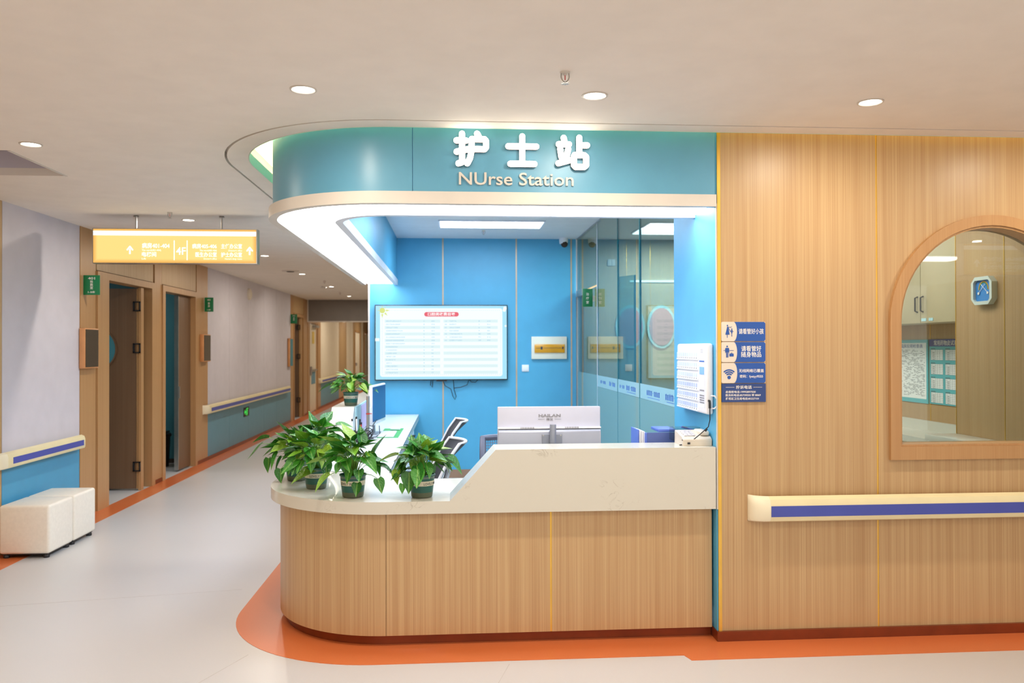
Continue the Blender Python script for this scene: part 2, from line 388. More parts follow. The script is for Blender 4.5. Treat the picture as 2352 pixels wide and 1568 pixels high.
ob.prism(outer+inner, 0, .002).build('floor_border_station', 'orange', fl, label='orange vinyl border around the counter')
box('floor_border_corridor', 'orange', -3.5, -3.265, -5, 40, 0, .002, fl, label='orange vinyl border along the corridor wall')

groove = lpath(4.12, -1.40, -.33, 5.25, 9, 10.4, 28)
gin = lpath(4.135, -1.385, -.33, 5.25, 9, 10.4, 28)
slot = lpath(4.252, -1.265, -.30, 5.25, 9, 10.4, 28)
def offp(d, r=9, b=10.4, n=28): return lpath(4.252-d, -1.265-d, -.30, 5.25, r, b, n)
hole = [(-3.35, 4.9), (-2.573, 4.9), (-2.573, 5.61), (-3.35, 5.61)]
cl = MB().prism([(9, -6)]+groove+[(-1.0, 10.4), (-1.0, 40), (-7, 40), (-7, -6)], H, H+.05, 'xy', [hole]).build('ceiling', 'white')
struct(cl)
MB().prism(gin+slot[::-1], H, H+.05).build('ceiling_band', 'white', cl)
MB().prism(offp(.16)+slot[::-1], H+.052, H+.07).build('cove_shelf', 'white', cl)
MB().prism(offp(-.006)+offp(-.001)[::-1], H-.001, H+.06).build('cove_lip', 'cove', cl, smooth=True)
MB().prism(offp(.20)+offp(.18)[::-1], H+.05, 3.06).build('cove_side', 'white', cl, smooth=True)
MB().prism(offp(.20)+[(-1.0, 10.4), (-1.0, 5.3), (-.3, 4.5), (9, 4.5)], 3.05, 3.08).build('cove_top', 'white', cl)
MB().prism(offp(.11, n=20)+offp(.085, n=20)[::-1], H+.075, H+.09).build('cove_light_strip', 'e_led', cl)
m = MB(); m.box(-3.37, -3.35, 4.9, 5.61, H+.05, 3.3); m.box(-2.573, -2.55, 4.9, 5.61, H+.05, 3.3); m.box(-3.37, -2.55, 5.61, 5.63, H+.05, 3.3)
m.box(-3.37, -2.55, 4.88, 4.9, H+.05, 3.3); m.box(-3.37, -2.55, 4.88, 5.63, 3.3, 3.32); m.build('ceiling_recess', 'panelw', cl)
box('ceiling_hatch_trim', 'trimw', -2.58, -2.566, 4.9, 5.61, H-.004, H+.05, cl)
sc_ = struct(box('ceiling_station', 'iwhite', -.70, 1.56, 4.70, 10.0, 2.94, 2.99))
struct(box('ceiling_treatment', 'iwhite', 1.57, 4.6, 4.45, 10.0, 2.94, 2.99))

# ------------------------------------------------------------------ wood wall on the right with the arched window
wr = root('wall_right')
def wallz(y0, y1, z0, z1, x0, x1): pass
box('panel', 'wood', 1.455, 2.334, 4.33, 4.36, .055, 3.05, wr)
AX, AZ, RO, RI = 3.0, 1.732, .597, .54
arch_in = [(AX-RI, 1.045), (AX+RI, 1.045)]+disc(AX, AZ, RI, n=28, a0=0, a1=180)
MB().prism([(2.344, .055), (4.4, .055), (4.4, 3.05), (2.344, 3.05)], 4.33, 4.36, 'xz', [arch_in]).build('panel', 'wood', wr)
box('panel', 'wood', 4.41, 9, 4.33, 4.36, .055, 3.05, wr)
MB().prism([(1.57, 0), (9, 0), (9, 3.05), (1.57, 3.05)], 4.36, 4.45, 'xz', [arch_in]).build('core', 'wood_t', wr)
box('seam_strip', 'gold', 2.334, 2.344, 4.332, 4.345, .055, 3.05, wr)
box('seam_strip', 'gold', 4.40, 4.41, 4.332, 4.345, .055, 3.05, wr)
box('corner_strip', 'gold', 1.437, 1.455, 4.325, 4.36, .055, 3.05, wr)
box('baseboard', 'copper', 1.434, 9, 4.312, 4.335, 0, .055, wr)
wn = root('window_1')
arch_out = [(AX-RO, .973), (AX+RO, .973)]+disc(AX, AZ, RO, n=32, a0=0, a1=180)
MB().prism(arch_out, 4.305, 4.33, 'xz', [arch_in]).build('casing', 'wood_f', wn, smooth=True)
a2 = [(AX-RI+.012, 1.057), (AX+RI-.012, 1.057)]+disc(AX, AZ, RI-.012, n=28, a0=0, a1=180)
MB().prism(arch_in, 4.315, 4.45, 'xz', [a2]).build('reveal', 'wood_f', wn, smooth=True)
MB().prism(a2, 4.418, 4.426, 'xz').build('pane', 'gpane', wn)
# pillar between counter and wall
pl = root('pillar')
box('core', 'blue', 1.445, 1.565, 4.36, 5.17, 0, 3.05, pl)
box('side_panel', 'blue', 1.43, 1.445, 4.335, 5.172, .05, 3.05, pl)
box('front_edge', 'trimw', 1.43, 1.437, 4.328, 4.336, .715, 2.38, pl)
box('baseboard', 'copper', 1.425, 1.434, 4.312, 4.6, 0, .055, pl)

# ------------------------------------------------------------------ station back wall
wb = root('wall_back')
xs = [-1.02, -.125, .78, 1.465, 1.53]
for a, b in zip(xs, xs[1:]): box('panel', 'blue', a+.006, b-.006, 10.0, 10.03, .10, 2.98, wb)
for a in xs[1:-1]: box('seam_strip', pm('seam_champagne', '#c9b49a', .35, .3), a-.009, a+.009, 9.995, 10.02, .10, 2.98, wb)
box('edge_strip', 'trimw', -1.035, -1.014, 9.985, 10.15, 0, 2.75, wb)
box('core', 'iwhite', -1.02, 4.6, 10.03, 10.15, 0, 3.05, wb)
box('baseboard', pm('baseboard_tan', '#a37e67', .5), -1.0, 1.53, 9.985, 10.0, 0, .10, wb)
wt = root('wall_treatment_back')
xt = [1.57, 2.16, 2.46, 3.3, 4.5]
for a, b in zip(xt, xt[1:]):
    box('panel', 'wood_t', a+.004, b-.004, 9.985, 10.03, .05, 2.96, wt)
    if b < 4.4: box('seam_strip', 'gold', b-.004, b+.004, 9.986, 9.995, .05, 2.96, wt)
box('reflection_bar', 'e_reflection', 2.2, 3.4, 9.955, 9.985, 2.408, 2.428, wt)  # added glowing bar imitates a bright line reflected in the glass
box('end_post', 'wood_t', 1.575, 1.70, 9.7, 9.985, 0, 2.27, wt)
# treatment room right side: cabinets wall and projecting wood column
wx = root('wall_treatment_right')
yy = [6.2, 7.2, 8.1, 9.1, 10.0]
for a, b in zip(yy, yy[1:]): box('panel', 'wood_r', 4.4, 4.43, a+.003, b-.003, 0, 2.96, wx)
for a in yy[1:-1]: box('seam_strip', 'gold', 4.398, 4.41, a-.003, a+.003, 0, 2.96, wx)
for a, b in ((4.46, 4.79), (4.79, 5.624), (5.624, 6.2)): box('panel', 'wood_r', 4.0, 4.43, a+.003, b-.003, 0, 2.96, wx)
for a in (4.79, 5.624, 6.197): box('seam_strip', 'gold', 3.997, 4.01, a-.003, a+.003, 0, 2.96, wx)

# ------------------------------------------------------------------ glass partition
gp = root('partition')
gy = [(5.175, 6.59), (6.61, 7.49), (7.51, 8.57), (8.59, 9.93)]
for i, (a, b) in enumerate(gy):
    z1 = 2.94 if i < 3 else 2.25
    box('glass_pane', 'gstat', 1.536, 1.548, a, b, 0.02, z1, gp, label='clear glass pane')
    box('film', 'gfilm', 1.5335, 1.5355, a, b, .03, 1.178 if i < 3 else 1.30, gp, label='pale teal frosted film')
    if i < 3: box('film_stripe', 'gband', 1.533, 1.5355, a+.01, b-.01, 1.18, 1.30, gp, label='frosted stripe with blue print')
box('glass_pane', 'gstat', 1.536, 1.548, 8.59, 9.97, 2.27, 2.94, gp)
box('glass_joint', 'gedge', 1.534, 1.55, 6.592, 6.608, .02, 2.94, gp); box('glass_joint', 'gedge', 1.534, 1.55, 7.492, 7.508, .02, 2.94, gp); box('glass_joint', 'trimc', 1.534, 1.55, 8.572, 8.588, .02, 2.94, gp)
box('patch_fitting', 'alu', 1.525, 1.56, 9.55, 9.97, 2.215, 2.29, gp)
box('top_channel', 'alu', 1.53, 1.556, 5.175, 9.98, 2.925, 2.945, gp)
m = MB()
for base, w_, h in ((5.30, .5, .05), (5.95, .42, .045), (6.75, .38, .045), (7.2, .22, .035), (7.62, .3, .045), (8.1, .3, .035)):
    n = int(w_/.045)
    for i in range(n):
        y = base+i*w_/n
        if i == n//2: m.box(1.5322, 1.533, y+.008, y+.028, 1.238, 1.244); continue
        for k in range(3): m.box(1.5322, 1.533, y+.002+k*.011, y+.009+k*.011, 1.24-h/2, 1.24+h/2*random.uniform(.4, 1))
        m.box(1.5322, 1.533, y, y+.034, 1.238+h/4, 1.243+h/4)
    if w_ > .35: m.box(1.5322, 1.533, base, base+w_*.9, 1.2, 1.204)
m.build('film_print', 'inkc', gp, kind='stuff', label='blue characters printed along the frosted stripe')
gd = root('door_9')
gm = Matrix.Translation((1.58, 7.66, 0)) @ Matrix.Rotation(math.radians(-65), 4, 'Z')
for nm, mt, b in (('leaf', 'gstat', (0, .24, 0, .012, .03, 2.27)), ('edge', 'gedge', (.235, .247, -.001, .013, .03, 2.27))):
    MB().box(*b).build(nm, mt, gd, mtx=gm)

# ------------------------------------------------------------------ corridor left wall
wl = root('wall_left')
X = -3.5
def slab(name, mat, y0, y1, z0, z1, x0=-3.62, x1=X, **k): return box(name, mat, x0, x1, y0, y1, z0, z1, wl, **k)
slab('panel', 'wood', -5, 6.575, 0, H)
slab('wall_board', 'panelw', 6.58, 7.888, .70, H); slab('dado_board', 'dado', 6.58, 7.888, .05, .70)
slab('post', 'wood_f', 7.892, 8.225, 0, H, x1=-3.495)
for y0, y1 in ((11.865, 13.0), (13.006, 14.17), (14.176, 15.32), (15.326, 16.4), (16.406, 17.79)):
    slab('wall_board', 'panelw', y0, y1, .70, H); slab('dado_board', 'dado2', y0, y1, .05, .70)
slab('post', 'wood_f', 9.80, 10.03, 0.05, H, x1=-3.495); slab('post', 'wood_f', 11.36, 11.86, 0, H, x1=-3.495)
slab('post', 'wood_f', 17.79, 18.1, 0, H, x1=-3.495); slab('post', 'wood_f', 19.32, 19.8, 0, H, x1=-3.495)
slab('post', 'wood_f', 19.8, 19.95, 0, H, x1=-3.48); slab('post', 'wood_f', 21.0, 21.75, 0, H, x1=-3.495)
for y0, y1 in ((21.76, 22.9), (22.905, 24.1), (24.105, 25.2)):
    slab('wall_board', 'cream', y0, y1, .70, H); slab('dado_board', 'dado2', y0, y1, .05, .70)
slab('panel', 'wood', 25.22, 27.0, 0, H); slab('wall_board', 'cream', 27.0, 28.7, 0, H)
slab('panel', 'wood', 28.7, 29.2, 0, H); slab('panel', 'wood', 30.8, 31.3, 0, H); slab('wall_board', 'cream', 31.3, 31.9, 0, H); slab('panel', 'wood', 31.9, 32.3, 0, H); slab('panel', 'wood', 34, 40, 0, H)
slab('header', 'wood', 29.2, 30.8, 2.2, H); slab('header', 'wood', 32.3, 34, 2.2, H)
for y0, y1 in ((6.58, 7.89), (9.80, 10.03), (11.36, 17.79), (19.32, 19.9), (21.2, 29)): slab('baseboard', 'copper', y0, y1, 0, .05, x1=-3.488)
struct(box('wall_end', 'cream', -3.6, -.9, 40, 40.1, 0, H))
struct(box('wall_corridor_right', 'cream', -1.02, -.95, 10.15, 40, 0, H))
struct(box('wall_lobby_right', 'wood', 9, 9.1, -6, 4.4, 0, H))
bh = struct(box('beam', 'bulk', -3.5, -1.02, 19.8, 19.95, 2.24, H)); box('edge_trim', 'trimw', -3.5, -1.02, 19.78, 19.97, 2.215, 2.24, bh); box('edge_trim', 'trimw', -3.5, -3.47, 19.78, 19.97, 2.24, H, bh)
# rooms behind the doors
rm = root('wall_rooms')
for q in ((-5, 8.2), (-5, 10.8), (-5, 18.3)): lamp('room_fill_lamp', 'AREA', (q[0], q[1], 2.7), 14, NEUT, .6)  # unseen lamps, added to brighten the dark rooms
box('room_wall', 'teal', -6.6, -6.5, 6.6, 20, 0, 2.9, rm); box('partition_wall', 'teal', -6.5, -3.62, 9.84, 9.98, 0, 2.9, rm)
box('partition_wall', 'teal', -6.5, -3.62, 11.62, 11.75, 0, 2.9, rm); box('partition_wall', 'teal', -6.5, -3.62, 7.2, 7.3, 0, 2.9, rm); box('partition_wall', 'teal', -6.5, -3.62, 19.5, 19.6, 0, 2.9, rm)
box('partition_wall', 'teal', -6.5, -3.62, 17.2, 17.3, 0, 2.9, rm); box('baseboard', 'gap', -6.5, -3.62, 11.605, 11.62, 0, .06, rm)

def casing(dr, y0, y1, z1, cw0=.09, cw1=.09, header=True):
    """door surround with header panel; opening y0..y1, top z1"""
    box('jamb', 'wood_f', -3.63, -3.48, y0-cw0, y0, 0, z1+.07, dr); box('jamb', 'wood_f', -3.63, -3.48, y1, y1+cw1, 0, z1+.07, dr)
    box('lintel', 'wood_f', -3.63, -3.48, y0, y1, z1, z1+.07, dr)
    if header: box('header_panel', 'wood', -3.6, -3.5, y0-cw0+.02, y1+cw1-.02, z1+.08, H, dr)
def hinge(dr, x, y, z):
    m = MB(); m.box(x-.045, x-.028, y-.014, y, z-.055, z+.055); m.box(x+.022, x+.036, y-.014, y, z-.055, z+.055)
    m.box(x-.045, x+.036, y-.014, y, z+.042, z+.055); m.box(x-.045, x+.036, y-.014, y, z-.055, z-.042); m.build('hinge', 'black', dr)
d1 = root('door_1'); casing(d1, 8.50, 9.68, 2.29, .26, .10)
box('leaf', 'wood_d', -4.44, -3.56, 9.42, 9.46, .02, 2.27, d1, label='open oak door leaf')
box('leaf_edge', 'wood_f', -3.555, -3.545, 9.415, 9.465, .02, 2.27, d1); box('hinge_post', 'wood_f', -3.54, -3.51, 9.42, 9.5, 0, 2.28, d1)
MB().prism(disc(-4.02, 1.59, .25, n=36), 9.405, 9.42, 'xz', [disc(-4.02, 1.59, .235, n=36)]).build('porthole_rim', 'wood_d', d1)
MB().prism(disc(-4.02, 1.59, .235, n=36), 9.41, 9.425, 'xz').build('porthole', 'teal', d1, label='round porthole glass, dark teal')
for z in (2.07, 1.6, .27): hinge(d1, -3.545, 9.41, z)
d2 = root('door_2'); casing(d2, 10.12, 11.27, 2.29, .09, .09)
box('leaf', 'wood_d', -3.60, -3.55, 10.80, 11.27, .02, 2.28, d2, label='oak sliding door half open')
box('leaf_edge', 'alu', -3.602, -3.548, 10.785, 10.80, .02, 2.28, d2); box('handle', 'alu', -3.548, -3.535, 10.79, 10.81, .95, 1.1, d2)
d3 = root('door_3'); casing(d3, 18.15, 19.25, 2.29, .05, .07)
box('leaf', 'wood_d', -4.4, -3.56, 19.0, 19.04, .02, 2.27, d3); box('hinge_post', 'wood_f', -3.54, -3.5, 19.0, 19.1, 0, 2.28, d3)
for z in (2.07, 1.4, .4): hinge(d3, -3.55, 18.99, z)
d4 = root('door_4'); casing(d4, 20.05, 21.2, 2.2, .07, .07)
box('leaf', 'cream', -3.55, -3.49, 20.1, 20.95, .03, 2.18, d4); box('leaf_panel', 'dado2', -3.49, -3.484, 20.3, 20.85, .7, 1.0, d4)
box('push_bar', 'alu', -3.48, -3.44, 20.15, 20.9, 1.02, 1.06, d4); box('lock', 'alu', -3.48, -3.45, 20.12, 20.2, .92, 1.14, d4); box('notice', pm('yellow_notice', '#e3c24f', .5), -3.488, -3.482, 20.4, 20.7, 1.7, 2.0, d4)
box('closer', 'alu', -3.49, -3.40, 20.5, 21.0, 2.1, 2.16, d4)
for i, (a, b) in enumerate(((29.25, 30.75), (32.35, 33.95))):
    d = root('door_%d' % (5+i)); casing(d, a, b, 2.15, .06, .06, False); box('leaf', 'cream', -3.55, -3.5, a+.03, b-.03, .02, 2.13, d); box('handle', 'alu', -3.5, -3.44, a+.1, a+.2, .95, 1.05, d)

# ------------------------------------------------------------------ reception counter
rc = thing('reception_counter', 'oak-clad nurse station counter with pale stone top and rounded corner', 'counter', (.2, 4.7, 0))
def ring(p_out, p_in): return p_out+p_in[::-1]
def cpath(off, right, back=9.98, left=True):
    return lpath(4.335+off, -1.10+off, CX, CY, right, back, 24)
# wood cladding: curved corner + two front panels + side
o_, i_ = lpath(4.385, -1.045, CX, CY, -.372, 6.2, 24), lpath(4.41, -1.02, CX, CY, -.372, 6.2, 24)
MB().prism(ring(o_, i_), .058, .716).build('front_panel', 'wood_c', rc, smooth=True, label='curved oak corner panel')
box('front_panel', 'wood_c', -.362, .522, 4.385, 4.41, .058, .716, rc); box('front_panel', 'wood_c', .532, 1.418, 4.385, 4.41, .058, .716, rc)
box('side_panel', 'wood_c', -1.045, -1.02, 6.21, 9.98, .058, .716, rc)
box('seam_strip', 'gold', -.372, -.362, 4.387, 4.40, .058, .716, rc); box('seam_strip', 'gold', .522, .532, 4.387, 4.40, .058, .716, rc)
MB().prism(ring(lpath(4.42, -1.01, CX, CY, 1.422, 9.98, 24), lpath(4.44, -.99, CX, CY, 1.422, 9.98, 24)), 0, .058).build('kick_plate', 'copper', rc, smooth=True, label='dark copper kick plate')
sl = lpath(4.335, -1.10, CX, CY, -.02, 9.98, 28)
body = sl+[(-.42, 9.98), (-.42, 5.35), (-.36, 5.18), (-.2, 5.085), (1.426, 5.085), (1.426, 4.575), (-.02, 4.575)]
bm_ = MB().prism(body, .716, .782).build('stone_top', 'stone', rc, smooth=True, label='low stone worktop wrapping the corner')
MB().prism([(-.02, .716), (-.02, .782), (.225, 1.052), (1.427, 1.052), (1.427, .716)], 4.335, 4.575, 'xz').build('raised_ledge', 'stone', rc, label='raised stone front with a slanted end')
MB().prism([(7.15, .782), (7.47, 1.06), (9.98, 1.06), (9.98, .782)], -1.10, -.90, 'yz').build('side_ledge', 'stone', rc, label='raised stone side ledge')
box('desk_top', pm('desk_white', '#dde2ec', .3, var=.004), -.898, -.42, 5.45, 9.975, .775, .7826, rc, label='white laminate side desk top')
box('modesty_panel', 'iwhite', -.05, 1.42, 4.60, 4.62, .1, .716, rc)
# drawer units below the left arm
def drawers(y0, y1, label, D=0):
    t = thing('drawer_unit', label, 'cabinet', (-.7, (y0+y1)/2, 0)); box('body', 'plastic', -.95, -.46-D, y0, y1, .02, .714, t)
    n = 3
    for k in range(n):
        z0 = .06+k*.215; d = box('drawer', 'plastic', -.46-D, -.442-D, y0+.01, y1-.01, z0, z0+.205, t, r=.003)
        h = MB(); ym = (y0+y1)/2; h.box(-.442-D, -.41-D, ym-.05, ym+.05, z0+.15, z0+.162); h.build('handle', 'black', d, label='black drawer pull')
drawers(8.4, 9.2, 'white drawer unit under the far end of the side desk'); drawers(7.52, 8.34, 'white drawer unit under the desk below the keyboard'); drawers(5.5, 6.3, 'white drawer unit near the rounded counter corner', .20)
box('work_panel', 'lightp', -.9, -.892, 7.55, 9.95, .80, 1.055, rc, label='pale cyan lining of the side ledge')

# ------------------------------------------------------------------ canopy with illuminated characters
cp = thing('canopy', 'curved blue-green canopy with lit white characters above the counter', 'canopy', (.2, 4.7, 2.36))
so = lpath(4.335, -1.085, CX, 5.06, 1.429, 9.985, 28); si = lpath(4.355, -1.065, CX, 5.06, 1.429, 9.985, 28)
f1 = lpath(4.335, -1.085, CX, 5.06, -.215, 9.985, 28); f2 = lpath(4.355, -1.065, CX, 5.06, -.215, 9.985, 28)
MB().prism(ring(f1, f2), 2.425, 3.05).build('fascia', 'blue_s', cp, smooth=True, label='curved corner fascia')
box('fascia', 'blue_s', -.212, 1.429, 4.335, 4.355, 2.425, 3.05, cp)
MB().prism(ring(lpath(4.312, -1.108, CX, 5.06, 1.429, 9.985, 28), lpath(4.36, -1.06, CX, 5.06, 1.429, 9.985, 28)), 2.362, 2.427).build('outer_trim', 'trimw', cp, smooth=True, label='cream lower rim')
pin = lambda d: lpath(4.735+d, -.685+d, -.36, 5.06, 1.429, 9.985, 28)
MB().prism(ring(lpath(4.36, -1.06, CX, 5.06, 1.429, 9.985, 28), pin(-.03)), 2.385, 2.40).build('soffit', 'trimc', cp, smooth=True)
MB().prism(ring(lpath(4.375, -1.045, CX, 5.06, 1.415, 9.98, 28), pin(-.045)), 2.378, 2.3845).build('diffuser', 'e_ring', cp, label='glowing white soffit diffuser')
MB().prism(ring(pin(-.035), pin(.012)), 2.362, 2.43).build('inner_trim', 'trimc', cp, smooth=True, label='inner rim of the soffit')
MB().prism(ring(pin(-.02), pin(0)), 2.40, 2.95).build('inner_fascia', 'blue', cp, smooth=True, label='blue inner fascia')
def U(u, v):      # traced sign coordinates -> metres on the fascia (x, z)
    return ((u/5.88+1000-1042)*.002328+.004, 2.744-(v/5.88+280-304)*.002355)
chars = [
  [[(360, 168), (360, 545), (312, 562)], [(286, 258), (412, 258)], [(288, 408), (440, 372)], [(562, 165), (585, 205)],
   [(492, 238), (660, 238), (682, 262), (682, 345), (660, 370), (485, 370)], [(490, 238), (484, 400), (468, 490), (430, 560)]],
  [[(1170, 192), (1170, 555)], [(982, 325), (1360, 325)], [(1008, 558), (1335, 558)]],
  [[(1732, 202), (1742, 240)], [(1665, 288), (1805, 288)], [(1685, 345), (1700, 455)], [(1795, 350), (1768, 470)], [(1660, 543), (1812, 500)],
   [(1945, 197), (1945, 420)], [(1945, 298), (2052, 298)], [(1880, 430), (2010, 430), (2038, 455), (2038, 565), (2012, 588), (1895, 588), (1872, 565), (1872, 445)]]]
for st in chars:
    m = MB(); s_ = MB()
    for pts in st:
        for l in stroke([U(*p) for p in pts], .0315): m.prism(l, 4.302, 4.308, 'xz'); s_.prism(l, 4.308, 4.322, 'xz')
    c_ = m.build('character', 'e_char', cp, label='glowing white Chinese character'); s_.build('character_shaded_side', 'copper', c_)  # dark copper sides imitate shading along the strokes' lower edges
m = MB()
lt = text('NUrse Station', .09, (.032, 4.334, 2.466), '-y', 'trimw', cp, bold=.008, ext=.012, width=.616, height=.068)
bml = bmesh.new(); bml.from_mesh(lt.data); bml.verts.ensure_lookup_table(); seen = set(); isl = []
for v0 in bml.verts:
    if v0.index in seen: continue
    q = [v0]; seen.add(v0.index); cur = []
    while q:
        v = q.pop(); cur.append(v)
        for e in v.link_edges:
            u = e.other_vert(v)
            if u.index not in seen: seen.add(u.index); q.append(u)
    isl.append(cur)
grp = []
for c_i in isl:            # dots join the letter below
    x0, x1 = min(v.co.x for v in c_i), max(v.co.x for v in c_i)
    for g in grp:
        if x0 >= g[0]-.002 and x1 <= g[1]+.002 or x0 <= g[0]+.002 and x1 >= g[1]-.002: g[2].extend(c_i); g[0] = min(g[0], x0); g[1] = max(g[1], x1); break
    else: grp.append([x0, x1, list(c_i)])
for g in grp:
    ids = {v.index: i for i, v in enumerate(g[2])}; mb = MB(); mb.v = [v.co[:] for v in g[2]]
    mb.f = [tuple(ids[v.index] for v in f.verts) for f in bml.faces if f.verts[0].index in ids]; mb.build('letter', 'trimw', cp)
bml.free(); bpy.data.objects.remove(lt)

# ------------------------------------------------------------------ ceiling fittings
def downlight(x, y, label, e=11, z=H, grp='recessed round downlights'):
    t = thing('downlight', label, 'downlight', (x, y, z))
    MB().lathe([(.047, 0), (.047, .03), (.058, .03), (.060, -.004), (.052, -.005), (.047, 0)], (x, y, z), 24, cap=False).build('rim', 'trimw', t, smooth=True)
    MB().lathe([(.0465, -.002), (.0465, .004)], (x, y, z), 24).build('lens', 'e_down', t)
    lamp('downlight_lamp', 'AREA', (x, y, z-.012), e, WARM, .09)
for x, y, l in ((-.663, 3.66, 'round downlight above the canopy left corner'), (.648, 3.665, 'round downlight in front of the canopy, right of the sprinkler'),
                (1.962, 3.68, 'round downlight above the wood wall'), (-2.371, 4.745, 'round downlight beside the ceiling hatch'),
                (-2.37, 7.472, 'round downlight just above the hanging orange sign'), (-2.346, 10.319, 'round downlight right of the orange sign end'),
                (-2.349, 12.854, 'round downlight beside the ceiling speaker'), (-2.29, 15.493, 'fourth round downlight down the corridor, before the last one'),
                (-2.322, 18.368, 'last round downlight before the grey beam')):
    downlight(x, y, l, 17 if y > 6 else 13)
for x, y, l in ((3.27, 3.66, 'downlight past the frame above the arched window'), (-.66, 1.4, 'downlight behind the camera line, counter side'), (.65, 1.4, 'downlight behind the camera line, centre'), (1.96, 1.4, 'downlight behind the camera line, wall side'),  # camera-side ones are unseen, added for light
                (5.7, .4, 'downlight mirrored in the arched window'), (-2.37, 2.1, 'downlight near the corridor mouth'), (-2.3, 22, 'first downlight past the grey beam'), (-2.3, 26, 'second downlight past the grey beam'), (-2.3, 30, 'third downlight past the grey beam')):
    downlight(x, y, l, 26 if y > 20 else 12)
def sprinkler(x, y, z, label):
    t = thing('sprinkler', label, 'sprinkler', (x, y, z))
    MB().lathe([(.022, 0), (.020, -.006), (.009, -.008), (.009, -.014)], (x, y, z), 16).build('collar', 'trimw', t, smooth=True)
    m = MB()
    for s_ in (-1, 1): m.tube([(x+s_*.016, y, z-.006), (x+s_*.017, y, z-.022), (x+s_*.012, y, z-.036), (x, y, z-.046)], .003, 6)
    m.build('yoke', 'alu', t, smooth=True)
    MB().tube([(x, y, z-.012), (x, y, z-.034)], .0022, 6).build('glass_bulb', 'red', t)
    m = MB().lathe([(.003, -.046), (.007, -.049)], (x, y, z), 10)
    for k in range(9):
        a = 2*PI*k/9; c, s2 = math.cos(a), math.sin(a); px, py = -s2*.0035, c*.0035
        m.add([(x+c*.004-px, y+s2*.004-py, z-.048), (x+c*.004+px, y+s2*.004+py, z-.048), (x+c*.018+px, y+s2*.018+py, z-.05), (x+c*.018-px, y+s2*.018-py, z-.05)], [(0, 1, 2, 3)])
    m.build('deflector', 'alu', t)
sprinkler(.469, 3.36, H, 'sprinkler head with red bulb between two ceiling downlights'); sprinkler(-2.394, 7.06, H, 'sprinkler head above the hanging orange sign')
sprinkler(.35, 9.3, 2.94, 'small sprinkler on the ceiling above the wall screen'); sprinkler(-2.2, 14.1, H, 'tiny sprinkler in the corridor past the speaker'); sprinkler(-2.35, 17.1, H, 'tiny sprinkler before the last corridor downlight')
t = thing('ceiling_speaker', 'flat round ceiling speaker beside a corridor downlight', 'speaker', (-2.42, 12.35, H))
MB().lathe([(.13, 0), (.12, -.012), (.10, -.014)], (-2.42, 12.3, H), 28).build('rim', 'trimw', t, smooth=True); MB().lathe([(.06, -.0145), (.05, -.02)], (-2.42, 12.3, H), 20).build('grille', 'gap', t)
for q in LOBBY_FILL:
    t = thing('ceiling_light_panel', 'lobby ceiling panel behind the camera', 'ceiling light', (q[0], q[1], H), 'lobby ceiling panels out of view'); box('lamp_frame', 'trimw', q[0]-.6, q[0]+.6, q[1]-.3, q[1]+.3, H-.02, H, t); box('lens', 'e_panel', q[0]-.56, q[0]+.56, q[1]-.27, q[1]+.27, H-.026, H-.019, t)  # unseen panels, added as housings for the lobby fill lamps
t = thing('smoke_detector', 'small round detector beside a far corridor downlight', 'detector', (-2.4, 15.4, H)); MB().lathe([(.06, 0), (.055, -.03), (.02, -.04)], (-2.42, 15.4, H), 20).build('housing', 'trimw', t, smooth=True)
t = thing('ceiling_light_panel', 'long rectangular light panel over the station desk', 'ceiling light', (.41, 8.76, 2.94))
box('lamp_frame', 'trimc', -.155, .98, 8.54, 8.99, 2.925, 2.945, t); box('lens', 'e_panel', -.135, .96, 8.56, 8.97, 2.918, 2.926, t)
lamp('panel_lamp', 'AREA', (.41, 8.76, 2.90), 27, COOL, 1.1, .4)
t = thing('ceiling_light_panel', 'light panel over the front of the station, hidden by the canopy', 'ceiling light', (.41, 6.3, 2.94))  # unseen panel, added to house the station's fill lamp
box('lamp_frame', 'trimc', -.2, 1.0, 5.7, 6.9, 2.925, 2.945, t); box('lens', 'e_panel', -.17, .97, 5.73, 6.87, 2.918, 2.926, t)
lamp('panel_lamp', 'AREA', (.4, 6.3, 2.90), 36, COOL, 1.1, 1.1)  # added fill under the unseen panel
t = thing('ceiling_light_panel', 'light panel over the treatment room, above the window view', 'ceiling light', (3.0, 6.3, 2.94)); box('lamp_frame', 'trimc', 2.6, 3.4, 5.6, 7.0, 2.925, 2.945, t); box('lens', 'e_panel', 2.63, 3.37, 5.63, 6.97, 2.918, 2.926, t)  # unseen panel, added to house the treatment room's fill lamp
t = thing('ceiling_light_panel', 'rectangular light panel seen through the glass partition', 'ceiling light', (2.6, 9.15, 2.94))
box('lamp_frame', 'trimc', 2.08, 3.32, 8.89, 9.40, 2.925, 2.945, t); box('lens', 'e_panel', 2.1, 3.3, 8.91, 9.38, 2.918, 2.926, t)
lamp('panel_lamp', 'AREA', (2.7, 9.1, 2.90), 75, NEUT, 1.1, .4); lamp('treatment_fill_lamp', 'AREA', (3.0, 6.3, 2.9), 32, NEUT, .8, 1.5)  # second lamp is added fill for the treatment room

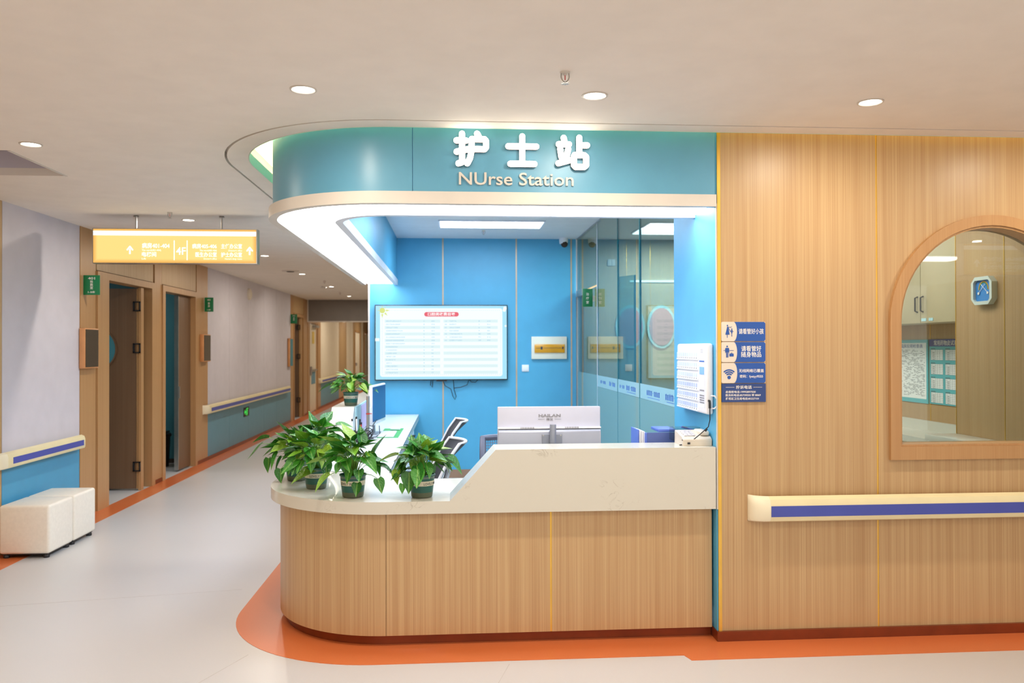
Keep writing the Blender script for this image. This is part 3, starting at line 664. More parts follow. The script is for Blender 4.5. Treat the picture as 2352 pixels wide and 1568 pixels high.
# ------------------------------------------------------------------ hanging signs
def hanging_sign(x0, x1, y, z0, z1, facing, label):
    f = -1 if facing == '-y' else 1
    t = thing('hanging_sign', label, 'sign', ((x0+x1)/2, y, z0)); W = x1-x0; Hh = z1-z0
    box('case', 'alu', x0-.004, x1+.004, min(y-f*.09, y), max(y-f*.09, y), z0, z1, t, label='metal light box case')
    o = (x0, y, z0) if f < 0 else (x1, y, z0)
    flat('face', 'e_or', [rect(.004, W-.004, .006, Hh-.006)], o, facing, t, .002, label='lit orange face')
    o2 = (o[0], y+f*.002, z0)
    flat('white_stripe', 'e_wh', [rect(.004, W-.004, Hh*.795, Hh*.925)], o2, facing, t)
    for x in ((x0+W*.25, x0+W*.776)): MB().tube([(x, y-f*.045, z1), (x, y-f*.045, H)], .008, 8).build('hanging_rod', 'alu', t); MB().lathe([(.025, H-.012), (.018, H)], (x, y-f*.045, 0), 12).build('rod_flange', 'alu', t)
    def tx(s_, x, z, size, **k): text(s_, size, (o2[0]+(x if f < 0 else -x), o2[1], z0+z), facing, 'e_wh', t, **k)
    def arrow(x, z, up=True):
        l = [[(x-.007, z-.035), (x+.007, z-.035), (x+.007, z+.01), (x-.007, z+.01)]]+[s_ for s_ in stroke([(x-.022, z+.002), (x, z+.03)], .013)+stroke([(x+.022, z+.002), (x, z+.03)], .013)]
        if not up: l = [[(x+(b-z), z+(a-x)) for a, b in q] for q in l]
        flat('arrow', 'e_wh', l, o2, facing, t)
    if W > 1.2:
        arrow(.31, .115); arrow(1.32, .112)
        tx('病房401-404', .41, .135, .05, bold=.012, width=.232); tx('The ward(401-404)', .41, .108, .02, width=.16)
        tx('电梯间', .41, .062, .045, bold=.012, width=.12); tx('Lift', .41, .034, .02, width=.035)
        flat('divider', 'e_wh', [rect(.677, .685, .03, .2), rect(.786, .794, .03, .2)], o2, facing, t)
        tx('4F', .697, .078, .09, bold=.012, width=.082)
        tx('病房405-406', 1.04, .135, .045, bold=.012, width=.208, align='RIGHT'); tx("The ward(405-406)", 1.04, .108, .02, width=.145, align='RIGHT')
        tx('医生办公室', 1.04, .062, .045, bold=.012, width=.18, align='RIGHT'); tx("Doctor's office", 1.04, .036, .02, width=.11, align='RIGHT')
        tx('主任办公室', 1.255, .135, .045, bold=.012, width=.178, align='RIGHT'); tx("Director's office", 1.255, .108, .02, width=.115, align='RIGHT')
        tx('护士办公室', 1.255, .062, .045, bold=.012, width=.178, align='RIGHT'); tx("Nurse's duty room", 1.255, .036, .02, width=.145, align='RIGHT')
hanging_sign(-3.085, -1.706, 7.2, 2.33, 2.632, '-y', 'lit orange directional light box marked 4F hanging over the corridor')
hanging_sign(4.75, 6.2, 1.6, 2.26, 2.56, '+y', 'lit orange directional sign mirrored in the arched window glass')

# ------------------------------------------------------------------ handrails
def handrail_x(x0, x1, label):      # on the wood wall, facing -y
    t = thing('handrail', label, 'handrail', (x0, 4.33, .72)); y = 4.25
    prof = [(y+.03, .652), (y+.008, .66), (y, .68), (y, .745), (y+.01, .775), (y+.035, .79), (y+.05, .785), (y+.05, .66)]
    m = MB(); v = [(x, a, b) for x in (x0+.1, x1) for a, b in prof]; n = len(prof)
    m.add(v, [(i, (i+1) % n, (i+1) % n+n, i+n) for i in range(n)]+[tuple(range(n)), tuple(range(2*n-1, n-1, -1))]); m.build('rail', 'rail', t, smooth=True)
    m = MB(); rings = []
    for k in range(7):
        a = PI/2*k/6; xx = x0+.1-.1*math.sin(a); dy = .078*(1-math.cos(a)); g = 1+.05*k/6
        rings.append([(xx, min(4.329, p+dy), (q-.72)*g+.72) for p, q in prof])
    v = [p for r_ in rings for p in r_]
    m.add(v, [(k*n+i, k*n+(i+1) % n, (k+1)*n+(i+1) % n, (k+1)*n+i) for k in range(6) for i in range(n)]+[tuple(range(n)), tuple(range(7*n-1, 6*n-1, -1))]); m.build('end_cap', 'railcap', t, smooth=True)
    box('inset', 'railb', x0+.102, x1, y-.002, y+.004, .684, .742, t, label='blue inset band')
    box('bracket', 'alu', x0+.5, x0+.56, y+.05, 4.33, .68, .75, t)
handrail_x(1.60, 5.2, 'cream handrail with blue band on the wood wall below the arched window')
def handrail_y(y0, y1, label):      # on the corridor wall, facing +x
    t = thing('handrail', label, 'handrail', (-3.5, y0, .72)); x = -3.42
    prof = [(x-.03, .668), (x-.006, .675), (x, .69), (x, .76), (x-.01, .786), (x-.035, .797), (x-.05, .79), (x-.05, .67)]; n = len(prof)
    rings = []
    for k in range(7):
        a = PI/2*k/6; rings.append([(max(-3.499, p-.078*(1-math.cos(a))), y0+.1-.1*math.sin(a), q) for p, q in prof])
    rings = rings[::-1]
    for s_, e_, nm, mt in ((0, 7, 'end_cap', 'railcap'),):
        v = [p for r_ in rings for p in r_]
        MB().add(v, [(k*n+i, k*n+(i+1) % n, (k+1)*n+(i+1) % n, (k+1)*n+i) for k in range(6) for i in range(n)]+[tuple(range(n)), tuple(range(7*n-1, 6*n-1, -1))]).build(nm, mt, t, smooth=True)
    v = [(a, y, b) for y in (y0+.1, y1) for a, b in prof]
    MB().add(v, [(i, (i+1) % n, (i+1) % n+n, i+n) for i in range(n)]+[tuple(range(n)), tuple(range(2*n-1, n-1, -1))]).build('rail', 'rail', t, smooth=True)
    box('inset', 'railb', x-.004, x+.002, y0+.17, y1-.03, .702, .752, t, label='blue inset band')
    box('bracket', 'alu', -3.5, x-.05, y0+.4, y0+.46, .70, .76, t)
handrail_y(6.42, 7.83, 'cream handrail with blue band above the white cube stools'); handrail_y(11.62, 17.42, 'long cream handrail with blue band beyond the open doors'); handrail_y(21.4, 25.3, 'far cream handrail beyond the grey beam')

# ------------------------------------------------------------------ corridor signs, stools, bin
def flag_sign(x0, x1, y, z0, z1, lines, label, name='room_sign'):
    t = thing(name, label, 'sign', (x0, y, z0)); box('plate', 'green', x0, x1, y-.008, y, z0, z1, t, r=.002)
    W, h = x1-x0, z1-z0
    for s_, fz, fs, wd in lines: text(s_, fs*h, ((x0+x1)/2, y-.0085, z0+fz*h), '-y', 'inkw', t, align='CENTER', width=wd*W, bold=.01)
    return t
flag_sign(-3.49, -3.338, 7.95, 2.105, 2.292, [('401', .78, .17, .42), ('抢', .61, .15, .18), ('救', .455, .15, .18), ('室', .30, .15, .18), ('1-3床', .1, .12, .42)], 'green 401 room sign projecting beside the first open door')
flag_sign(-3.49, -3.368, 11.7, 2.11, 2.31, [('402', .78, .15, .4), ('病', .52, .18, .22), ('房', .33, .18, .22), ('1-3床', .1, .1, .4)], 'green room sign projecting beside the second open door')
flag_sign(-3.49, -3.35, 17.75, 2.12, 2.32, [('403', .78, .15, .4), ('病', .52, .18, .22), ('房', .33, .18, .22)], 'green room sign on the far corridor post')
def door_display(y0, y1, z0, z1, label, mat='dark'):
    t = thing('door_display', label, 'display', (-3.495, y0, z0)); box('housing', pm('copper_frame', '#d79a66', .35, .3), -3.495, -3.442, y0, y1, z0, z1, t, r=.004)
    box('screen', mat, -3.442, -3.439, y0+.012, y1-.012, z0+.012, z1-.012, t, label='dark glass screen')
door_display(7.87, 8.165, 1.41, 1.79, 'copper framed dark display beside the first open door'); door_display(11.5, 11.82, 1.41, 1.79, 'copper framed grey display beside the second open door')
door_display(17.45, 17.76, 1.2, 1.8, 'small framed teal notice beside the far brown door', 'teal')
def exit_sign(y, z, label):
    t = thing('exit_sign', label, 'exit sign', (-3.5, y, z)); box('housing', 'gap', -3.5, -3.492, y-.17, y+.17, z-.075, z+.075, t)
    l = [disc(-.0, .045, .016)]+stroke([(0, .03), (-.01, -.005), (.022, -.03), (.015, -.06)], .016)+stroke([(-.01, -.005), (-.03, -.05)], .016)+stroke([(0, .02), (.035, .01)], .011)+stroke([(0, .02), (-.03, .0)], .011)
    l += [rect(.055, .07, -.06, .06), rect(.07, .1, .045, .06)]+stroke([(-.12, 0), (-.06, 0)], .02)+stroke([(-.12, 0), (-.095, .03)], .02)+stroke([(-.12, 0), (-.095, -.03)], .02)
    flat('running_figure', 'e_exit', l, (-3.492, y, z), '+x', t, label='green lit running figure and arrow')
exit_sign(14.03, .52, 'low green exit sign on the corridor dado board'); exit_sign(24.0, .52, 'far low green exit sign near the plant on the ledge')
t = thing('wall_speaker', 'small cream round fitting high on the lilac corridor boards', 'speaker', (-3.49, 14.2, 2.5)); MB().lathe([(.10, -3.5), (.095, -3.47), (.05, -3.45)], (0, 14.2, 2.52), 20, 'x').build('housing', 'plasticw', t, smooth=True)
def stool(x0, x1, y0, y1, label):
    t = thing('cube_stool', label, 'stool', ((x0+x1)/2, (y0+y1)/2, 0))
    MB().rbox(x0, x1, y0, y1, .035, .405, .022, 4).build('upholstery', 'leather', t, smooth=True)
    m = MB()
    for z in (.33,):
        c = [(x0-.0015, y0-.0015), (x1+.0015, y0-.0015), (x1+.0015, y1+.0015), (x0-.0015, y1+.0015)]
    for (x, y) in ((x0+.04, y0+.04), (x1-.04, y0+.04), (x1-.04, y1-.04), (x0+.04, y1-.04)): MB().lathe([(.022, 0), (.024, .012), (.018, .03)], (x, y, 0), 12).build('foot', 'black', t)
    box('base', 'black', x0+.02, x1-.02, y0+.02, y1-.02, .026, .04, t)
stool(-3.445, -3.073, 6.43, 6.825, 'cream cube stool nearer the camera against the corridor wall'); stool(-3.445, -3.073, 6.84, 7.235, 'cream cube stool behind the first one, toward the open door')
t = thing('trash_bin', 'black bin inside the second doorway', 'bin', (-3.98, 11.3, 0))
MB().lathe([(.13, 0), (.15, .40), (.165, .41), (.165, .44), (.15, .45), (.13, .46)], (-3.98, 11.3, 0), 20).build('body', 'black', t, smooth=True); box('lid', 'black', -4.1, -3.86, 11.2, 11.4, .455, .475, t, r=.008)

# ------------------------------------------------------------------ wall screen
tv = thing('wall_screen', 'large wall screen showing a price list on the blue wall', 'television', (-.14, 9.95, 1.2))
TX0, TX1, TZ0, TZ1 = -.95, .666, 1.198, 2.118
box('housing', 'black', TX0, TX1, 9.93, 9.995, TZ0, TZ1, tv, r=.004, label='thin black bezel')
W, h = TX1-TX0, TZ1-TZ0; o = (TX0, 9.93, TZ0)
flat('screen', 'e_tv', [rect(.011, W-.011, .013, h-.011)], o, '-y', tv, .0006, label='lit pale blue screen')
def L(i): return (TX0, 9.93-.0006-.0003*i, TZ0)
pg = flat('page', 'e_page', [rrect(W*.04, W*.96, h*.05, h*.955, .03)], L(0), '-y', tv, .0003)
rows = []; 
for k in range(17):
    z = h*(.785-.0425*k)
    if k % 2 == 0: rows += [rect(W*.075, W*.49, z-h*.02, z+h*.02), rect(W*.515, W*.925, z-h*.02, z+h*.02)]
flat('row_stripe', 'e_row', rows, L(1), '-y', tv, .0003)
tx = []; rnd = random.Random(3)
def word(x, z, n, s_=.0125):
    for i in range(n):
        for q in range(3):
            if rnd.random() < .8: tx.append(rect(x+i*s_*1.15, x+i*s_*1.15+s_*.85, z+q*s_*.36-s_*.5, z+q*s_*.36-s_*.5+s_*.18))
        tx.append(rect(x+i*s_*1.15+s_*.35, x+i*s_*1.15+s_*.5, z-s_*.5, z+s_*.5))
for k, n in enumerate((13, 12, 10, 14, 12, 16, 15, 16, 10, 10, 9, 8, 8, 5, 10, 10, 10)):
    z = h*(.785-.0425*k); word(W*.085, z, n); word(W*.365, z, 1, .014); word(W*.425, z, 3 if k < 8 else 2, .012)
    if k < 7: word(W*.525, z, 2, .012); word(W*.56, z, (6, 6, 9, 8, 11, 11, 11)[k]); word(W*.78, z, 1 if k < 4 else 2, .014); word(W*.845, z, 3, .012)
flat('row_text', 'e_tx', tx, L(2), '-y', tv, .0003, kind='stuff', label='rows of faint small blue text')
flat('title_bar', 'e_red', [rrect(W*.37, W*.63, h*.845, h*.905, h*.029)], L(1), '-y', tv, .0003, label='red title pill')
text('口腔类收费目录', .06, (TX0+W*.5, 9.9286, TZ0+h*.856), '-y', 'e_tw', tv, align='CENTER', width=W*.205, height=h*.042, bold=.02, ext=.0002)
ds = []
for i in range(60): ds += [rect(W*.06+i*W*.0148, W*.06+i*W*.0148+.012, h*.925, h*.925+.004), rect(W*.06+i*W*.0148, W*.06+i*W*.0148+.012, h*.075, h*.075+.004)]
for i in range(36): ds += [rect(W*.055, W*.055+.004, h*.08+i*h*.0233, h*.08+i*h*.0233+.012), rect(W*.945, W*.945+.004, h*.08+i*h*.0233, h*.08+i*h*.0233+.012)]
flat('dashed_border', 'e_dash', ds, L(1), '-y', tv, .0003)
sx, sz = W*.057, h*.925; sl_ = [disc(sx, sz, .034)]
for k in range(8):
    a = PI/4*k+.0; c, s_ = math.cos(a), math.sin(a); r1 = .092 if k in (0, 6, 7) else .055
    sl_.append([(sx+c*.044-s_*.013, sz+s_*.044+c*.013), (sx+c*r1, sz+s_*r1), (sx+c*.044+s_*.013, sz+s_*.044-c*.013)])
flat('sun_picture', 'e_sun', sl_, L(2), '-y', tv, .0003)
flat('cloud_picture', 'e_page', [disc(W*.98, h*.955, .022), disc(W*.975, h*.93, .02), disc(W*.985, h*.72, .013), rect(.006, W*.035, h*.52, h*.56)], L(1), '-y', tv, .0003)
box('sensor', 'black', TX0+W*.46, TX0+W*.54, 9.93, 9.96, TZ0-.012, TZ0+.002, tv)
for pts in ([(-.13, 9.97, 1.2), (-.1, 9.97, 1.13), (-.03, 9.975, 1.09), (-.005, 9.975, 1.0), (.02, 9.975, .96), (.035, 9.975, 1.0), (.01, 9.975, 1.08), (.0, 9.97, 1.2)],
            [(.01, 9.975, 1.1), (.09, 9.97, 1.11), (.17, 9.97, 1.14), (.19, 9.97, 1.2)], [(.2, 9.97, 1.2), (.22, 9.96, 1.175), (.27, 9.96, 1.17), (.3, 9.97, 1.2)], [(-.27, 9.98, 1.2), (-.28, 9.985, 1.14), (-.255, 9.985, 1.11), (-.25, 9.98, 1.2)]):
    MB().tube(pts, .0045, 6).build('cable', 'black', tv, smooth=True)

# ------------------------------------------------------------------ small wall fittings in the station
t = thing('breaker_box', 'cream breaker box with amber cover on the blue wall', 'breaker box', (1.18, 9.97, 1.59))
box('housing', 'pcream', .963, 1.403, 9.965, 10.0, 1.452, 1.73, t, r=.004)
box('cover', 'ybox', 1.0, 1.375, 9.95, 9.966, 1.53, 1.635, t, r=.003, label='amber plastic cover')
m = MB()
for i in range(14): m.box(1.11+i*.016, 1.12+i*.016, 9.948, 9.951, 1.585, 1.592)
m.box(1.015, 1.075, 9.948, 9.951, 1.585, 1.59); m.box(1.075, 1.1, 9.948, 9.951, 1.57, 1.605); m.box(1.34, 1.36, 9.948, 9.951, 1.575, 1.605); m.build('breaker_switch', 'inkb', t, kind='stuff')
t = thing('light_switch', 'white wall switch below the breaker box', 'switch', (.888, 9.99, 1.34)); box('plate', 'plastic', .846, .932, 9.988, 10.0, 1.298, 1.382, t, r=.003); box('rocker', 'plastic', .862, .916, 9.984, 9.989, 1.31, 1.37, t, r=.002)
t = thing('security_camera', 'white dome camera in the corner under the station ceiling', 'camera', (1.357, 9.9, 2.93))
MB().lathe([(.055, 2.94), (.055, 2.90), (.05, 2.87)], (1.357, 9.9, 0), 20).build('mount', 'plastic', t, smooth=True)
MB().lathe([(.001, -.045), (.028, -.035), (.043, 0), (.03, .032), (.001, .045)], (1.365, 9.885, 2.865), 18, 'y').build('dome', 'gap', t, smooth=True)
t = thing('room_sign', 'green treatment room sign projecting from the glass partition', 'sign', (1.46, 8.8, 2.04))
box('plate', 'green', 1.414, 1.524, 8.792, 8.80, 2.04, 2.237, t, r=.002); box('bracket', 'alu', 1.524, 1.54, 8.79, 8.81, 2.1, 2.16, t)
for s_, z in (('治', 2.165), ('疗', 2.12), ('室', 2.075)): text(s_, .035, (1.467, 8.7915, z), '-y', 'inkw', t, align='CENTER', bold=.01)
for x, l in ((2.595, 'oval pink notice board farther from the glass door edge'), (2.2, 'oval pink notice board beside the glass door edge')):
    t = thing('oval_board', l, 'notice board', (x, 9.96, 1.85)); MB().prism(disc(x, 1.85, .185, .27, 40), 9.965, 9.98, 'xz').build('rim', 'lightp', t)
    MB().prism(disc(x, 1.85, .155, .235, 40), 9.958, 9.966, 'xz').build('panel', 'pink', t)
t = thing('wall_box', 'small white double box high on the wall behind the glass', 'switch', (1.97, 9.97, 2.645)); box('cover', 'plastic', 1.92, 1.965, 9.965, 9.985, 2.61, 2.69, t, r=.002); box('cover', 'plastic', 1.968, 2.01, 9.965, 9.985, 2.61, 2.69, t, r=.002)
t = thing('wall_box', 'low grey socket strip behind the large monitor', 'socket', (1.95, 9.97, .7)); box('cover', 'pcream', 1.80, 2.06, 9.965, 9.985, .62, .78, t, r=.003)
m = MB()
for i in range(5): m.box(1.83+i*.045, 1.855+i*.045, 9.962, 9.966, .65, .68); m.box(1.83+i*.045, 1.855+i*.045, 9.962, 9.966, .71, .74)
m.build('socket', 'inkg', t, kind='stuff')

# ------------------------------------------------------------------ nurse call panel on the pillar
t = thing('call_panel', 'white nurse call console with card slots on the blue pillar', 'console', (1.41, 4.66, 1.42))
bmx = MB().rbox(1.387, 1.43, 4.375, 4.955, 1.226, 1.618, .014, 3); bmx.build('housing', 'plastic', t, smooth=True)
for r_ in range(6):
    z = 1.555-r_*.058; row = box('card_row', 'plastic', 1.3845, 1.3875, 4.515, 4.945, z-.03, z+.012, t); box('row_lip', 'trimc', 1.381, 1.3845, 4.515, 4.945, z-.032, z-.026, row)
    m = MB(); k2 = MB()
    for i in range(10):
        y = 4.53+i*.042; m.box(1.3838, 1.3846, y, y+.03, z-.012, z+.01); k2.box(1.3832, 1.3846, y+.011, y+.018, z-.024, z-.016)
    m.build('card', pm('slot_card', '#cfdcf0' if r_ < 3 else '#b8c6ea', .5), row, kind='stuff'); k2.build('button', 'inkg', row, kind='stuff')
box('control_strip', 'trimc', 1.3855, 1.3875, 4.395, 4.495, 1.26, 1.60, t); box('display', pm('lcd_blue', '#7fb4e6', .3), 1.384, 1.386, 4.405, 4.485, 1.445, 1.487, t)
box('status_bar', 'inkc', 1.384, 1.386, 4.402, 4.49, 1.515, 1.522, t)
m = MB()
for i in range(6): m.box(1.384, 1.386, 4.405+i*.014, 4.413+i*.014, 1.352, 1.36)
for r_ in range(4):
    for i in range(5): m.box(1.384, 1.386, 4.405+i*.017, 4.417+i*.017, 1.285+r_*.013, 1.292+r_*.013)
for r_ in range(4):
    for i in range(5): m.box(1.3848, 1.386, 4.43+i*.008, 4.433+i*.008, 1.565+r_*.006, 1.567+r_*.006)
m.build('keypad', 'inkg', t, kind='stuff')
MB().tube([(1.41, 4.36, 1.33), (1.425, 4.345, 1.33), (1.437, 4.338, 1.31), (1.437, 4.338, 1.28), (1.425, 4.345, 1.262), (1.41, 4.365, 1.26)], .004, 8).build('hook', 'plastic', t, smooth=True)
MB().tube([(1.402, 4.375, 1.302), (1.402, 4.362, 1.302), (1.402, 4.358, 1.29), (1.402, 4.358, 1.262)], .0065, 8).build('plug', 'black', t, smooth=True)
MB().tube([(1.402, 4.358, 1.265), (1.403, 4.36, 1.2), (1.397, 4.37, 1.16), (1.36, 4.39, 1.12), (1.32, 4.40, 1.085), (1.28, 4.41, 1.060), (1.25, 4.42, 1.0555), (1.262, 4.43, 1.057), (1.29, 4.415, 1.066)], .0028, 6).build('cable', 'black', t, smooth=True)
MB().tube([(1.390, 4.374, 1.15), (1.382, 4.378, 1.135)], .006, 8).build('ferrite', 'black', t)
# console phone on the ledge
t = thing('desk_phone', 'cream phone base on the raised ledge beside the pillar', 'telephone', (1.34, 4.47, 1.052))
MB().prism([(4.40, 1.0525), (4.395, 1.085), (4.42, 1.10), (4.56, 1.125), (4.565, 1.0525)], 1.262, 1.425, 'yz').build('base', 'plasticw', t)
MB().rbox(1.262, 1.425, 4.395, 4.42, 1.078, 1.09, .003).build('front_edge', 'plasticw', t)
MB().rbox(1.37, 1.42, 4.42, 4.56, 1.105, 1.132, .01, 3).build('handset', 'plasticw', t, smooth=True)
m = MB()
for i in range(4):
    for j in range(3): m.box(1.28+j*.022, 1.296+j*.022, 4.43+i*.026, 4.446+i*.026, 1.105+i*.005, 1.112+i*.005)
m.build('keypad', 'trimc', t, kind='stuff'); box('socket', 'black', 1.288, 1.302, 4.393, 4.397, 1.062, 1.072, t)
# pen tray and pen
t = thing('clear_tray', 'clear acrylic tray behind the phone', 'tray', (1.33, 4.62, 1.052)); box('tray', 'gpane', 1.26, 1.42, 4.59, 4.672, 1.06, 1.135, t)
t = thing('pen', 'blue capped pen lying in the clear tray', 'pen', (1.35, 4.62, 1.13)); MB().tube([(1.31, 4.6, 1.138), (1.385, 4.6, 1.118)], .005, 8).build('barrel', 'folder', t, smooth=True); MB().tube([(1.315, 4.594, 1.142), (1.345, 4.594, 1.134)], .0018, 6).build('clip', 'alu', t)
# file tray
t = thing('file_tray', 'slate blue file tray behind the raised ledge', 'file tray', (1.2, 4.72, .782))
box('tray_front', 'folderd', 1.13, 1.345, 4.68, 4.69, .784, 1.098, t, r=.003); box('tray_side', 'folder', 1.118, 1.13, 4.68, 4.86, .784, 1.096, t); box('tray_side', 'folderd', 1.345, 1.355, 4.68, 4.86, .784, 1.09, t); box('tray_base', 'folderd', 1.118, 1.355, 4.68, 4.86, .782, .79, t)
for i, x in enumerate((1.075, 1.087, 1.099, 1.11)):
    t = thing('folder', ['blue edged folder standing at the left end of the file tray', 'white folder standing second beside the file tray', 'white folder standing third beside the file tray', 'white folder standing right against the file tray'][i], 'folder', (x, 4.77, .782)); box('cover', 'folder' if i == 0 else 'plastic', x, x+.009, 4.69, 4.86, .783, 1.115-.004*i, t)
t = thing('blue_box', 'flat blue box lying across the file tray', 'box', (1.24, 4.77, 1.1)); box('lid', 'folder', 1.20, 1.305, 4.69, 4.87, 1.099, 1.116, t, r=.003); 

# ------------------------------------------------------------------ wall notices
def notice(z0, z1, label, icon):
    t = thing('wall_notice', label, 'sign', (1.455, 4.33, z0)); x0, x1 = 1.456, 1.702; W, h = x1-x0, z1-z0; y = 4.322
    o = (x0, y, z0)
    MB().prism(rrect(x0, x1, z0, z1, .008), y, 4.33, 'xz').build('plate', 'signc', t)
    r_ = .075; cx = .012; arc = [(.068+.02*math.cos(math.radians(a)), h/2+h/2*math.sin(math.radians(a))) for a in range(90, -91, -15)]
    flat('blue_field', 'signb', [arc[::-1]+[(W-.008, h-.0005), (W-.0005, h-.008), (W-.0005, .008), (W-.008, .0005)]][:1] and [[(p[0], min(h-.0005, max(.0005, p[1]))) for p in arc[::-1]]+[(W-.008, h-.0005), (W-.0005, h-.008), (W-.0005, .008), (W-.008, .0005)]], o, '-y', t, .001)
    o2 = (x0, y-.001, z0)
    return t, W, h, o2
def nt(t, s_, x, z, size, o2, width): text(s_, size, (o2[0]+x, o2[1], o2[2]+z), '-y', 'inkw', t, align='CENTER', width=width, bold=.009, ext=.0004)
t, W, h, o2 = notice(1.629, 1.735, 'blue and white notice with mother and child icon, topmost of four', 0)
ic = [disc(.034, .086, .004)]+[[(.033, .08), (.038, .08), (.046, .036), (.022, .036)]]+stroke([(.038, .077), (.05, .076), (.058, .079)], .0025)+stroke([(.04, .072), (.05, .056)], .0025)+stroke([(.033, .036), (.033, .02)], .003)
ic += [disc(.058, .066, .0035)]+[rect(.0545, .0615, .044, .061)]+stroke([(.056, .058), (.05, .052)], .0025)+stroke([(.06, .058), (.067, .052)], .0025)+stroke([(.058, .044), (.058, .027)], .003)
flat('icon', 'signb', ic, (o2[0], o2[1]+.0005, o2[2]), '-y', t, label='mother and child pictogram'); nt(t, '请看管好小孩', .166, .042, .032, o2, .14)
t, W, h, o2 = notice(1.515, 1.625, 'blue and white notice with suitcase icon, second from the top', 1)
ic = [disc(.032, .086, .0045), rect(.023, .041, .055, .078), rect(.026, .031, .026, .056), rect(.033, .038, .026, .056), rect(.021, .0235, .05, .075), rect(.0405, .043, .05, .075)]+stroke([(.012, .064), (.02, .064)], .0022)+stroke([(.045, .064), (.068, .064)], .0022)
ic += [rrect(.044, .068, .031, .047, .002), rect(.053, .055, .047, .052), rect(.058, .06, .047, .052), rect(.053, .06, .05, .052)]
flat('icon', 'signb', ic, (o2[0], o2[1]+.0005, o2[2]), '-y', t, label='traveller and suitcase pictogram'); nt(t, '请看管好', .166, .062, .032, o2, .112); nt(t, '随身物品', .166, .03, .032, o2, .112)
t, W, h, o2 = notice(1.401, 1.511, 'blue and white notice with wireless icon, third from the top', 2)
ic = [disc(.042, .031, .0095)]
for r_ in (.019, .03, .041):
    a0, a1 = 45, 135; ic.append([( .042+(r_+.0035)*math.cos(math.radians(a0+(a1-a0)*i/12)), .031+(r_+.0035)*math.sin(math.radians(a0+(a1-a0)*i/12))) for i in range(13)]+[(.042+(r_-.0035)*math.cos(math.radians(a1-(a1-a0)*i/12)), .031+(r_-.0035)*math.sin(math.radians(a1-(a1-a0)*i/12))) for i in range(13)])
flat('icon', 'signb', ic, (o2[0], o2[1]+.0005, o2[2]), '-y', t, label='wireless signal pictogram'); nt(t, '无线网络已覆盖', .166, .06, .02, o2, .14); nt(t, '密码：fyetyy9555', .166, .03, .018, o2, .13)
t = thing('wall_notice', 'dark blue complaint phone notice, lowest of four on the wood wall', 'sign', (1.455, 4.33, 1.3)); box('plate', 'signn', 1.457, 1.703, 4.322, 4.33, 1.298, 1.3975, t)
o2 = (1.457, 4.3218, 1.298); flat('rule', 'inkw', [rect(.022, .07, .0795, .081), rect(.176, .225, .0795, .081)], o2, '-y', t)
for s_, x, z, sz_, wd in (('投诉电话', .123, .073, .02, .088), ('总值班电话:19992897020', .105, .05, .014, .168), ('医务科电话:85739555 转 8069', .119, .032, .014, .195), ('雁塔区卫生局电话:85227101', .114, .013, .014, .185)):
    text(s_, sz_, (o2[0]+x, o2[1], o2[2]+z), '-y', 'inkw', t, align='CENTER', width=wd, bold=.01, ext=.0004)

# ------------------------------------------------------------------ monitors, keyboard, desk things
t = thing('computer_monitor', 'white all-in-one monitor seen from behind over the raised ledge', 'monitor', (.568, 4.8, .782))
MB().rbox(.261, .876, 4.80, 4.825, .90, 1.246, .006, 2).build('shell', 'lilac', t, smooth=True)
m = MB(); prof = [(4.80, .905), (4.765, .915), (4.762, 1.09), (4.775, 1.112), (4.80, 1.124)]
m.prism([(a, b) for a, b in prof], .265, .872, 'yz'); m.build('rear_housing', 'silver', t, smooth=True, label='silver lower rear cover')
box('rear_ledge', 'plastic', .262, .875, 4.772, 4.80, 1.118, 1.126, t)
MB().tube([(.582, 4.73, .80), (.582, 4.73, 1.146)], .019, 16).build('stand_pole', 'silver', t, smooth=True)
MB().rbox(.52, .64, 4.755, 4.764, 1.0, 1.088, .004).build('mount_plate', 'silver', t); box('mount_arm', 'silver', .565, .6, 4.735, 4.762, 1.02, 1.06, t)
m = MB()
for x in (.528, .632):
    m.lathe([(.005, 4.752), (.005, 4.756)], (x, 0, 1.08), 10, 'y')
m.build('screw', 'alu', t)
MB().rbox(.47, .70, 4.66, 4.83, .782, .80, .006).build('stand_base', 'silver', t)
m = MB()
for x0 in (.395, .66):
    for i in range(16): m.box(x0+i*.0052, x0+.003+i*.0052, 4.7715, 4.7735, 1.1185, 1.1285)
m.build('vent', 'inkg', t, kind='stuff'); box('screen', 'black', .268, .869, 4.824, 4.827, .91, 1.24, t)
text('HAILAN', .03, (.571, 4.799, 1.184), '-y', 'inkg', t, align='CENTER', width=.132, height=.018, bold=.035); text('海兰', .016, (.571, 4.799, 1.165), '-y', 'inkg', t, align='CENTER', width=.04)
flat('logo_line', 'inkg', [rect(-.068, -.03, .169, .1705), rect(.03, .068, .169, .1705)], (.571, 4.799, 1.002), '-y', t)

